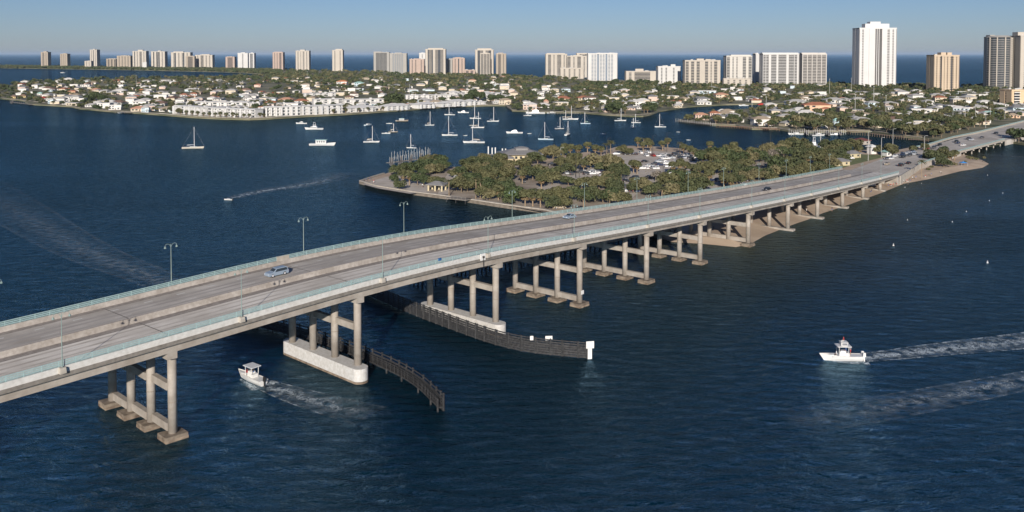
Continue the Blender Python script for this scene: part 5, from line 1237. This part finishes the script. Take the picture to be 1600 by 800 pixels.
HL = [(66,156,13,'red','cream',0,0,'red hip-roofed house near the left shore'),(63,148.5,9,'seafoam','white',0,0,'house with a sea green roof behind the red roof'),(114,147.5,14,'terracotta','peach',0,1,'peach two-storey house with orange-red roof'),
 (36,152,12,'brown','yellow',0,0,'brown-roofed ochre house on the left point'),(22,153.5,9,'brown','yellow',0,0,'small ochre house at the tip of the left point'),(62,131.5,7,'pale grey','white',0,0,'small pale house on the far side of the left point'),
 (92,129.5,9,'white','white',0,1,'white two-storey house near the lagoon, left'),(120,129.5,7,'seafoam','white',0,0,'little pale green roofed house near the lagoon'),(136,129.8,10,'pale grey','pale blue',0,1,'pale blue two-storey house near the lagoon'),(134,135.5,16,'white','white',1,0,'long flat white house behind the lagoon houses'),
 (150,142,15,'salmon','pink',0,0,'salmon roofed house in the middle of the left shore'),(104,139,10,'white','white',0,0,'white house above the peach two-storey one'),(80,143,9,'pale grey','pale blue',0,0,'pale blue-roofed house beside the sea green roof'),(80,161.5,9,'pale grey','pale blue',0,1,'pale blue house on the shore beside palms'),
 (116,164.5,22,'pale grey','cream',1,0,'low cream bungalow on the left shore'),(186,163,22,'brown','white',0,0,'large white house with brown roof above the shore dock'),(188,145,22,'white','white',0,0,'wide white-roofed house in the left middle'),(186,128.5,15,'terracotta','cream',0,0,'long terracotta roof near the lagoon'),
 (221,143.5,13,'orange','peach',0,0,'orange-roofed house left of centre of the left shore'),(213,155,22,'terracotta','cream',0,0,'terracotta-roofed house above the blue-white house'),(228,175.5,13,'pale grey','pale blue',0,1,'blue-white two-storey house on the shore left of the long white apartments'),(250,172.5,18,'grey','pale blue',0,0,'low grey-roofed house beside the blue-white house'),
 (288,150.5,13,'terracotta','white',0,0,'left one of two terracotta roofs behind the long white apartments'),(303,149,12,'terracotta','white',0,0,'right one of two terracotta roofs behind the long white apartments'),(263,128,28,'white','white',1,0,'long low white building near the lagoon'),(325,125,10,'seafoam','white',0,0,'pale seafoam roof near the lagoon in the middle'),(343,126.5,10,'white','white',0,0,'white roof beside the pale seafoam one'),
 (388,125,9,'salmon','white',0,0,'salmon roof at the far lagoon edge'),(330,140,13,'white','white',1,0,'flat white house in the middle of the left peninsula'),(387,158.5,15,'pale grey','white',0,1,'grey-roofed white house above the right end of the long apartments'),
 (428,149,15,'red','white',0,0,'bright red roofed house behind the shore apartments'),(448,159.5,25,'salmon','white',0,0,'long salmon-orange roof directly behind the shore apartments'),(535,133,18,'orange','white',0,1,'white villa with bright orange roof'),(561,134.5,16,'seafoam','pale blue',0,1,'pale teal house right of the orange-roofed villa'),
 (510,139,13,'tan','yellow',0,0,'tan-roofed yellow house below the orange-roofed villa'),(547,154,16,'brown','cream',0,0,'brown-roofed house behind the white hip roofs'),(572,124,12,'tan','cream',0,0,'tan house near the trees in the middle'),(600,140,12,'brown','pink',0,0,'dark red-brown roofed house left of the big dark tree'),
 (845,150,12,'pale grey','white',0,1,'white two-storey house among trees in the middle'),(880,157.5,26,'terracotta','cream',0,0,'long terracotta roof, left half of a big complex among trees'),(912,156.5,24,'terracotta','cream',0,0,'long terracotta roof, right half of a big complex among trees'),(853,161,8,'salmon','pink',0,0,'small salmon house left of the long terracotta roofs'),
 (920,171,18,'pale grey','white',0,0,'white house with verandah on the middle shore'),(945,170,12,'grey','cream',0,0,'low grey-roofed house right of the white verandah house'),(985,171.5,18,'grey','pink',0,0,'pinkish house on the wooded point'),(962,149,14,'white','white',0,1,'white-roofed house above the wooded point'),(944,153,12,'white','cream',0,0,'cream house beside the white-roofed one above the point'),
 (1020,165,18,'pale green','cream',0,0,'pale green roofed house right of the wooded point'),(1058,168,13,'pale grey','cream',0,0,'house with dark openings at the canal mouth'),(1030,151,14,'white','white',1,0,'flat white building behind the canal mouth'),(1098,161,22,'grey','white',0,1,'grey-roofed villa on the canal'),
 (1126,154.5,22,'salmon','cream',0,1,'large salmon-roofed house behind the canal'),(1095,187,22,'salmon','pink',0,1,'pink villa at the tip of the spit'),(1116,184,18,'terracotta','pink',0,1,'pink and white villa with terracotta roof on the spit'),(1145,187.5,22,'pale grey','white',0,1,'white villa at the right of the spit'),(1128,177,14,'white','white',0,0,'white roofed house behind the spit villas'),
 (1275,174,46,'terracotta','peach',0,1,'long peach building with terracotta roof'),(1243,163.5,34,'pale grey','white',0,0,'wide light grey metal roof left of another like it'),(1302,160.5,34,'pale grey','white',0,0,'wide light grey metal roof behind the peach building'),
 (1306,197,10,'seafoam','pale blue',0,1,'pale turquoise house at the marina'),(1327,190,24,'white','white',1,0,'white flat-roofed waterfront house at the marina'),(1336,176,26,'grey','cream',1,0,'low house with blue-grey flat roof behind the marina'),(1350,164,16,'white','white',0,0,'white-roofed house with a red-orange patch behind the grey roofs'),
 (1421,204,16,'pale grey','cream',0,1,'cream cottage with gable at the docks'),(1463,207,22,'brown','cream',0,0,'brown-roofed house near the short bridge'),(1420,184,18,'pale grey','white',0,0,'pale grey roofed house in the right-hand trees'),(1438,176,32,'white','white',1,0,'long white flat-roofed building right of the peach house'),
 (1409,194,20,'grey','cream',0,0,'grey-roofed house hidden in trees behind the cottage'),(1500,156,30,'white','white',1,0,'white angular flat roof with a dark opening'),(1528,152,26,'white','white',1,0,'white angular flat roof right of the one with the dark opening'),(1463,152,22,'pale grey','cream',0,0,'pale roof left of the angular white roofs'),
 (1530,194,26,'brown','cream',1,0,'brown flat-roofed building beside the far road'),(1543,180,22,'seafoam','white',0,0,'pale green house at the right'),(1565,174,22,'pale grey','white',0,0,'pale grey roofed house near the right edge'),(1582,184,18,'tan','peach',0,0,'peach house by the far road near the right edge'),(1590,166,20,'white','white',0,0,'white house below the peach building'),
 (1415,160,20,'white','cream',0,0,'white-roofed house below the peach tower'),(1390,171,20,'pale grey','white',0,0,'pale house left of the long white flat-roofed building'),(1370,150,16,'white','white',0,0,'white-roofed house below the tallest white tower'),(1140,143,30,'white','white',1,0,'long white low building behind the canal houses'),(1105,146,30,'white','pale blue',1,0,'long pale low building left of the white one'),
 (995,138.5,28,'white','white',1,0,'white low building below the long cream block'),(868,132,12,'tan','cream',0,0,'small cream house behind the middle trees')]
for (x, y, wpx, rf, wl, fl, tw, lab) in HL:
    p = at(x, y, 1.3); sc = wpx*p.y/F/17.0; sc = min(sc, 2.4); house(p, random.uniform(-.25,.25), (sc, min(sc, 1.3), min(1.35, max(.9, sc))), rf, wl, bool(fl), bool(tw), lab)
# white shoreline apartments
WW = mat('white_render', (.62,.61,.585), .75, .05, .3); WR = mat('white_roof', (.60,.59,.57), .8, .06, .3)
def flats(x0, x1, yb0, yb1, hm, label, pitched=False, nb=6, dep=12, setback=0):
    a_, c_ = at(x0, yb0, 1.3), at(x1, yb1, 1.3); d_ = c_-a_; L = d_.length; an = math.atan2(d_.y, d_.x); m_ = (a_+c_)/2
    t = thing('waterfront_apartments', label, 'apartment block', (m_.x-math.sin(an)*dep/2, m_.y+math.cos(an)*dep/2, 1.3), an); n_ = max(1, round(hm/3.0))
    b = MB(); b.box((0,.5,hm/2), (L-.2, dep-1, hm)); b.build('wall', WW, t)
    w_ = L/nb; rv = random.Random(int(x0)+7)
    b = MB()
    for k in range(nb):
        x = -L/2+w_*(k+.5)
        b.box((x-w_*.32, -dep/2+.1-rv.choice((0,.8,1.8)), hm*rv.choice((.5,.48,.42))), (w_*rv.uniform(.22,.42), 2.6, hm*rv.choice((1.0,.96,.84))))
    b.build('bay', WW, t)
    for k in range(nb):
        x = -L/2+w_*(k+.5); b = MB()
        ww = rv.uniform(.2,.5); sh_ = rv.uniform(.06,.2)
        for f_ in range(n_): b.box((x+w_*sh_, -dep/2+.93, hm/n_*(f_+.5)), (w_*ww, .12, hm/n_*.55))
        b.build('window', GLASS, t)
        b = MB()
        for f_ in range(n_): b.box((x+w_*.18, -dep/2+.2, hm/n_*f_+.5), (w_*.6, 1.3, .9 if f_ else .4))
        b.build('balcony', WW, t)
    b = MB()
    if pitched: hip(b, 0, 0, L, dep, hm, 2.4, 1.0)
    else: b.box((0,0,hm+.3), (L+.5, dep+.6, .6)); b.box((L*.2,1,hm+1.0), (3,3,1.2)); b.box((-L*.25,2,hm+.9), (2,3,1.0))
    b.build('roof', WR, t); HPOS.append((t.location.x, t.location.y, L/2)); return t
flats(272,330,177.5,181.5,8.2,'left part of the long white apartment building on the shore',nb=7)
flats(331,398,181.6,184.3,8.0,'right part of the long white apartment building on the shore, with palms',nb=9)
flats(292,387,167.5,168.5,6.2,'white apartment row standing behind the long white building',nb=8)
flats(388,406,171,171,7,'small white block above the right end of the long white building',nb=2)
flats(399,411,182.5,182.5,7.5,'small white block right of the long white building',nb=2)
flats(414,470,182,180.5,9.2,'white three-storey apartments with dark balconies, left half',nb=7)
flats(471,536,180.3,177.2,9.0,'white three-storey apartments with dark balconies, right half',nb=7)
flats(434,478,168,167,4.5,'low white building behind the three-storey apartments',nb=4)
flats(490,536,166,165,8.0,'white apartment block with a shaded gallery in the second row',nb=4)
flats(537,600,165,163.5,7.0,'white apartment block in the second row above the hip roofs',nb=5)
flats(545,588,176,174.0,4.6,'white pavilion with a hipped white roof, first from the left',True,nb=5)
flats(603,641,173.2,171.0,4.8,'white pavilion with a hipped white roof, second from the left',True,nb=5)
flats(655,681,170,168.2,4.8,'white pavilion with a hipped white roof, third from the left',True,nb=4)
flats(690,705,167.6,166.9,4.6,'short white pavilion between the third and fourth hipped roofs',True,nb=2)
flats(708,729,166.7,165.4,6.0,'white pavilion with a broad hipped roof, fourth from the left',True,nb=3)
flats(734,745,165,164.2,5.2,'small white pavilion with a pointed roof',True,nb=2)
flats(746,760,164,163.4,3.6,'low flat white building at the right end of the pavilions',nb=2)
flats(634,676,158.5,158,8.0,'white two-storey apartments behind the pavilions, left of the dark tree',nb=5)
flats(678,709,157.5,156.5,7.5,'white apartments behind the pavilions, with a tan roof edge',nb=4)
flats(747,786,156,154,8.0,'white apartments right of the big dark tree',nb=4)
flats(712,727,152,151,6,'small white apartments behind the big dark tree',nb=2)
flats(475,525,151.5,150.5,5,'long thin white building in the third row',nb=5)
# further houses, placed by the same rule everywhere
def zone(px):
    for lim, s in ((200,'on the left end of the peninsula'),(420,'behind the long white apartments'),(600,'in the middle of the peninsula, left of the big dark tree'),(800,'in the streets below the middle towers'),(1000,'among the trees below the wide white complex'),(1200,'below the tan and cream balcony slabs'),(1420,'below the tallest white tower'),(9999,'below the peach tower and the right edge')):
        if px < lim: return s
def topx(p):
    d = p-Vector((0,0,CH)); c_, s_ = math.cos(PITCH), math.sin(PITCH); zc = d.y*c_-d.z*s_; yc = d.y*s_+d.z*c_; return 800+F*d.x/zc, PY0-F*yc/zc
ROADZ = [(at(x, y)) for x, y in [(1440,240),(1480,215),(1600,183),(1900,150),(1900,260),(1600,215),(1560,228)]]
CAN = [at(x, y) for x, y in [(1030,177),(1075,166.5),(1135,163),(1228,161),(1232,168),(1150,174.5),(1070,188)]]
tries = 0; rr = random.Random(5); HC = []; cell = defaultdict(list)
def near_house(p, m):
    kx, ky = int(p.x//40), int(p.y//40)
    return any((p.x-q[0])**2+(p.y-q[1])**2 < (q[2]+m)**2 for a_ in (-1,0,1) for b_ in (-1,0,1) for q in cell[kx+a_, ky+b_])
for q in HPOS:
    for dx in range(-1, 2): cell[int(q[0]//40), int(q[1]//40)].append(q); break
while len(HC) < 560 and tries < 60000:
    tries += 1; px = rr.uniform(-10, 1610); py = 119.5+rr.random()**.9*82
    if px < 430 and py < 126: continue
    if px > 800 and py < 135 or px > 1320 and py < 143: continue
    p = at(px, py, 1.3)
    if not inpoly(p, PEN) or inpoly(p, ROADZ) or inpoly(p, CAN): continue
    if seg_dist(np.array([p.x]), np.array([p.y]), PEN)[0] < 16: continue
    if 800 < px < 1420 and rr.random() < .3: continue
    if px > 1200 and rr.random() < .3: continue
    if near_house(p, 5.0) or any((p.x-a_)**2+(p.y-b_)**2 < (r_+5)**2 for a_, b_, r_ in HPOS if r_ > 14): continue
    sc = rr.uniform(.72, 1.15); q = (p.x, p.y, 9*sc); cell[int(p.x//40), int(p.y//40)].append(q); HC.append((p.y, px, p, sc))
HC.sort(key=lambda h: h[0]); MBH = {}
for k, (Yh, px, p, sc) in enumerate(HC):
    rf = rr.choices(('white','pale grey','tan','terracotta','brown','grey','salmon'), (.42,.26,.12,.06,.06,.06,.02) if px < 820 else (.34,.36,.12,.02,.05,.11,.0))[0]; wl = rr.choices(('white','cream','pink','pale blue'), (.55,.3,.08,.07))[0]; fl = rf == 'white' and rr.random() < .5; tw = rr.random() < .25; rz = rr.choice((0,math.pi/2,.2))+rr.uniform(-.1,.1)
    if k < 205: house(p, rz, sc, rf, wl, fl, tw, '%s-roofed house %s' % (rf, zone(px)), '%s-roofed houses %s' % (rf, zone(px)))
    else:
        w_, r_, win, d_ = house_meshes(rf, wl, fl, tw); HPOS.append((p.x, p.y, 11*sc)); Mx = Matrix.Translation((p.x, p.y, 1.3)) @ Matrix.Rotation(rz, 4, 'Z') @ Matrix.Scale(sc, 4)
        for me_ in (w_, r_):
            b = MBH.setdefault(me_.materials[0].name, MB()); b.add([Mx @ v.co for v in me_.vertices], [tuple(f.vertices) for f in me_.polygons])
allh = MB(); ml = []
for nm, b in MBH.items():
    o_ = len(allh.v); allh.v += b.v; allh.f += [tuple(i_+o_ for i_ in f) for f in b.f]; allh.m += [len(ml)]*len(b.f); ml.append(bpy.data.materials[nm])
link('distant_houses', allh.mesh('distant_houses', ml, fixn=False))['kind'] = 'stuff'

# ------------------------------------------------------------------ trees of the peninsula
FT = {}
for k in range(4):
    for v in range(2): FT['b%d%d' % (k, v)] = (crown_mesh(300+10*k+v, LEAF[k], n=420, size=.75, rad=4.6, zc=4.4), TREE['b00'][1])
HA = np.array([(a_, b_, r_) for a_, b_, r_ in HPOS])
def free(p, m=0): return ((HA[:,0]-p.x)**2+(HA[:,1]-p.y)**2 > (HA[:,2]*.8+m)**2).all()
cands = []; tries = 0
grid = {}
while tries < 60000 and len(cands) < 5200:
    tries += 1; px = rr.uniform(-60, 1680); Yd = 640*(4200/640)**(rr.random()) if px < 900 else rr.uniform(480, 1900)
    p = Vector((xat(px, Yd), Yd, 1.3))
    if not inpoly(p, PEN) or inpoly(p, ROADZ) or inpoly(p, CAN): continue
    pxx, pyy = topx(p); step = 6.5 if Yd < 1300 else 10 if Yd < 2200 else 18
    key = (int(p.x/step), int(p.y/step)); 
    if key in grid: continue
    dense = noise.noise(Vector((p.x*.012, p.y*.012, 3)))
    if Yd < 1800 and dense < (-.08 if px < 800 else -.42): continue
    if not free(p): continue
    # keep the lawn strip before the apartments open
    if 250 < pxx < 765 and pyy > 160 and seg_dist(np.array([p.x]), np.array([p.y]), PEN)[0] < 22: continue
    grid[key] = 1; cands.append((Yd, p, pxx))
cands.sort(key=lambda c_: c_[0])
NBR = max(0, 298-nb); print('park broadleaf', nb, 'cands', len(cands))
npalm = 0; far = []; ind = 0
for Yd, p, pxx in cands:
    if rr.random() < .16 and npalm < 150 and Yd < 1300:
        put_tree('p', p, rr.uniform(.95, 1.35), 'palm '+'with a round head '+zone(pxx), 'palms '+zone(pxx)); npalm += 1
    elif ind < NBR:
        k = rr.choices(('0','1','2','3'), (.3,.3,.3,.1))[0]; kk = 'b'+k+str(rr.randrange(2)); s_ = rr.uniform(.7, 1.35) if Yd < 900 else rr.uniform(.6, 1.05)
        cm, tm = FT[kk]; t = thing('broadleaf_tree', KD['b'+k]+' on the right-hand shore across the inlet' if pxx > 1000 else KD['b'+k]+' '+zone(pxx), 'tree', p, rr.random()*6.28, 'shore trees, '+KD['b'+k]+', '+zone(pxx), (s_, s_, s_*rr.uniform(.85,1.1)))
        t['label'] = KD['b'+k]+' '+zone(pxx)+', near the shore'
        link('crown', cm, t); link('trunk', tm, t); ind += 1
    else: far.append((p, Yd))
# the rest of the suburban tree cover as one mass of leaf clumps
protos = []
for s_ in range(6):
    r_ = np.random.default_rng(400+s_); C, d_ = crown_pts(r_, 90, 4.2, .7, 8); C[:,2] += 4.0; protos.append((C, d_))
VS = []; MI = []
for i, (p, Yd) in enumerate(far):
    C, d_ = protos[i % 6]; s_ = rng.uniform(.55, 1.0)*(1.0 if Yd < 1500 else 1.3 if Yd < 2200 else 2.0); n_ = 90 if Yd < 1500 else 60
    if Yd > 2200: s_ = rng.uniform(1.1,1.9)
    a_ = rng.random()*6.28; Rm = np.array([[math.cos(a_),-math.sin(a_),0],[math.sin(a_),math.cos(a_),0],[0,0,.8 if Yd < 2200 else .55]])
    V = quads((C[:n_]@Rm.T)*s_, d_[:n_]@Rm.T, (1.15 if Yd < 1500 else 1.6)*s_*.9, rng)+np.array([p.x, p.y, 1.3]); VS.append(V); MI.append(np.full(n_, rng.choice(4, p=[.3,.3,.3,.1])))
me = np_mesh('woodland', np.concatenate(VS), LEAF, 4, np.concatenate(MI)); struct(link('woodland', me), 'stuff')
print('far trees', len(far), 'palms', npalm, 'ind', ind)
# low hedge-like mangrove belt along the distant barrier strip
VS = []
for i in range(2600):
    f_ = rng.random(); px = -100+540*f_; y_ = np.interp(px, [-100,0,130,200,350,440], [105.6,106.3,108.1,109.2,112.2,116.5]); yb_ = np.interp(px, [-100,0,130,300,440], [101.3,102.7,104.2,106.7,109.5])
    yy = yb_+(y_-yb_)*rng.random()*.95; p = at(px, yy, 1.3); r_ = rng.uniform(5, 9); C, d_ = protos[i % 6]
    V = quads(C[:26]*np.array([r_/4.5, r_/4.5, .9]), d_[:26], 3.6, rng)+np.array([p.x, p.y, .2]); VS.append(V)
me = np_mesh('mangrove_belt', np.concatenate(VS), [LEAF[2], LEAF[0]], 4, (rng.random(sum(len(v) for v in VS)//4) < .3).astype(int)); struct(link('mangrove_belt', me), 'stuff')
# palms on the lawn before the long white apartments
for x in list(range(282, 396, 9))+[405,412,520,541,560,575,597,612,625,640,660,673,700,728]:
    yb_ = np.interp(x, [250,300,350,390,425,480,550,600,650,700,762], [179,183,185.8,186.6,185,181.5,178,174,170.5,166.6,164.4])-1.2
    put_tree('p', at(x+rr.uniform(-2,2), yb_, 1.3), rr.uniform(.8,1.05), 'small palm on the lawn before the white waterfront apartments', 'palms on the lawn before the white apartments')
for x, y in [(402,180),(410,178),(437,171),(460,170),(482,169),(500,170),(520,169),(538,172),(541,168),(556,169),(572,168),(590,167),(604,168),(618,167),(632,165),(648,164),(661,163),(676,162),(690,160),(706,160),(593,171.5),(597,172.5),(645,168.5),(649,169.5),(685,166),(688,167),(703,165),(732,163.5),(571,166),(620,164),(538,174),(541,175),(300,172),(318,173),(340,174),(360,175),(372,174),(402,172),(269,176),(276,178)]:
    kk = 'b%d%d' % (rr.randrange(3), rr.randrange(2)); t = thing('broadleaf_tree', 'small tree between the white apartment rows on the shore', 'tree', at(x+rr.uniform(-3,3), y+rr.uniform(-1,1), 1.3), rr.random()*6, 'small trees between the white apartments', rr.uniform(.55,1.05)); link('crown', FT[kk][0], t); link('trunk', FT[kk][1], t)
# big dark trees that stand out
for x, y, s_ in ((612,164,2.6),(620,162,2.2),(605,163,2.0),(742,158,2.4),(733,159,1.9),(750,158,2.0),(545,142,1.8),(150,158,2.0),(142,160,1.7),(160,160,1.6),(960,176,1.8),(968,177,1.7),(952,176,1.5),(1012,176,1.7),(1020,174,1.5),(770,160,1.7),(783,160,1.7),(796,162,1.6),(450,166,1.3),(960,134,2.2),(1000,133.5,2.2),(1010,134,2.0),(985,134,2.0)):
    p = at(x, y, 1.3); cm = TREE['b2%d' % rr.randrange(3)]; t = thing('broadleaf_tree', 'large dark spreading tree standing out '+zone(x), 'tree', p, rr.random()*6, 'large dark trees '+zone(x), s_); link('crown', cm[0], t); link('trunk', cm[1], t)
# street and antenna poles that rise out of the trees
for x, y, h in ((213,136,22),(1112,139,18),(1296,150,26),(1365,165,24),(1384,178,20),(1336,180,22),(1547,188,12),(1197,177,18),(1175,170,12),(640,148,16),(730,140,18),(1140,130.5,10),(480,120,16),(1245,138,16),(1330,145,24)):
    t = thing('utility_pole', 'pale utility pole rising from the trees '+zone(x), 'pole', at(x, y, 1.3), 0, 'utility poles in the trees '+zone(x)); b = MB(); b.tube((0,0,0), (0,0,h), .28, .2, 6); b.build('pole', POLEM, t)
    b = MB(); b.box((0,0,h-.8), (2.2,.2,.2)); b.build('crossarm', POLEM, t)

c = at(1190, 167.5, 1.4); t = thing('boat_canopy', 'bright red boat canopy by the canal behind the villas', 'canopy', c); b = MB(); hip(b, 0, 0, 9, 7, 3.2, 1.6, .3); b.build('canopy_top', mat('red_canvas', (.5,.04,.03), .7), t)
for x in (-4, 4):
    for y in (-3, 3): b = MB(); b.tube((x,y,-3), (x,y,3.2), .12, n=5); b.build('post', PM, t)
# ---- unique labels: where a description fits several things, say which one by its order from the left
SHORT = [('on the left end of the peninsula','on the left peninsula end'),('behind the long white apartments','behind the shore apartments'),('in the middle of the peninsula, left of the big dark tree','left of the big dark tree'),
 ('in the streets below the middle towers','below the middle towers'),('among the trees below the wide white complex','below the wide white complex'),('below the tan and cream balcony slabs','below the balcony slabs'),
 ('below the peach tower and the right edge','below the peach tower'),('standing out ',''),('between the seawall and the park building','between seawall and park building'),('at the waterfront tip of the park island','at the park tip'),
 ('at the wooded right end of the island park','at the right end of the park'),('near the path that opens through the wooded park','by the path through the park'),('short round-headed palm with brown skirt','round-headed palm'),('between the long bridge and the small car park','between bridge and small car park'),
 ('on the lawn before the white waterfront apartments','before the white apartments'),('pale utility pole rising from the trees','pale pole'),('behind the stone picnic shelter in the park','behind the picnic shelter'),(', near the shore',''),('around the big car park on the island','around the big car park')]
tops = [o for o in bpy.data.objects if o.parent is None and o.get('label')]
for o in tops:
    for a_, b_ in SHORT: o['label'] = o['label'].replace(a_, b_)
byl = defaultdict(list)
for o in tops: byl[o['label']].append(o)
for lab, L_ in byl.items():
    if len(L_) < 2: continue
    L_.sort(key=lambda o: topx(o.location if o.location.length > 1 else Vector((0,100,0)))[0]); n_ = len(L_)
    for i, o in enumerate(L_):
        sfx = {1: 'st', 2: 'nd', 3: 'rd'}.get((i+1) % 10 if (i+1) % 100 not in (11, 12, 13) else 0, 'th')
        o['label'] = lab+', '+('leftmost' if i == 0 else 'rightmost' if i == n_-1 else '%d%s from left' % (i+1, sfx))
        if 'group' not in o: o['group'] = lab
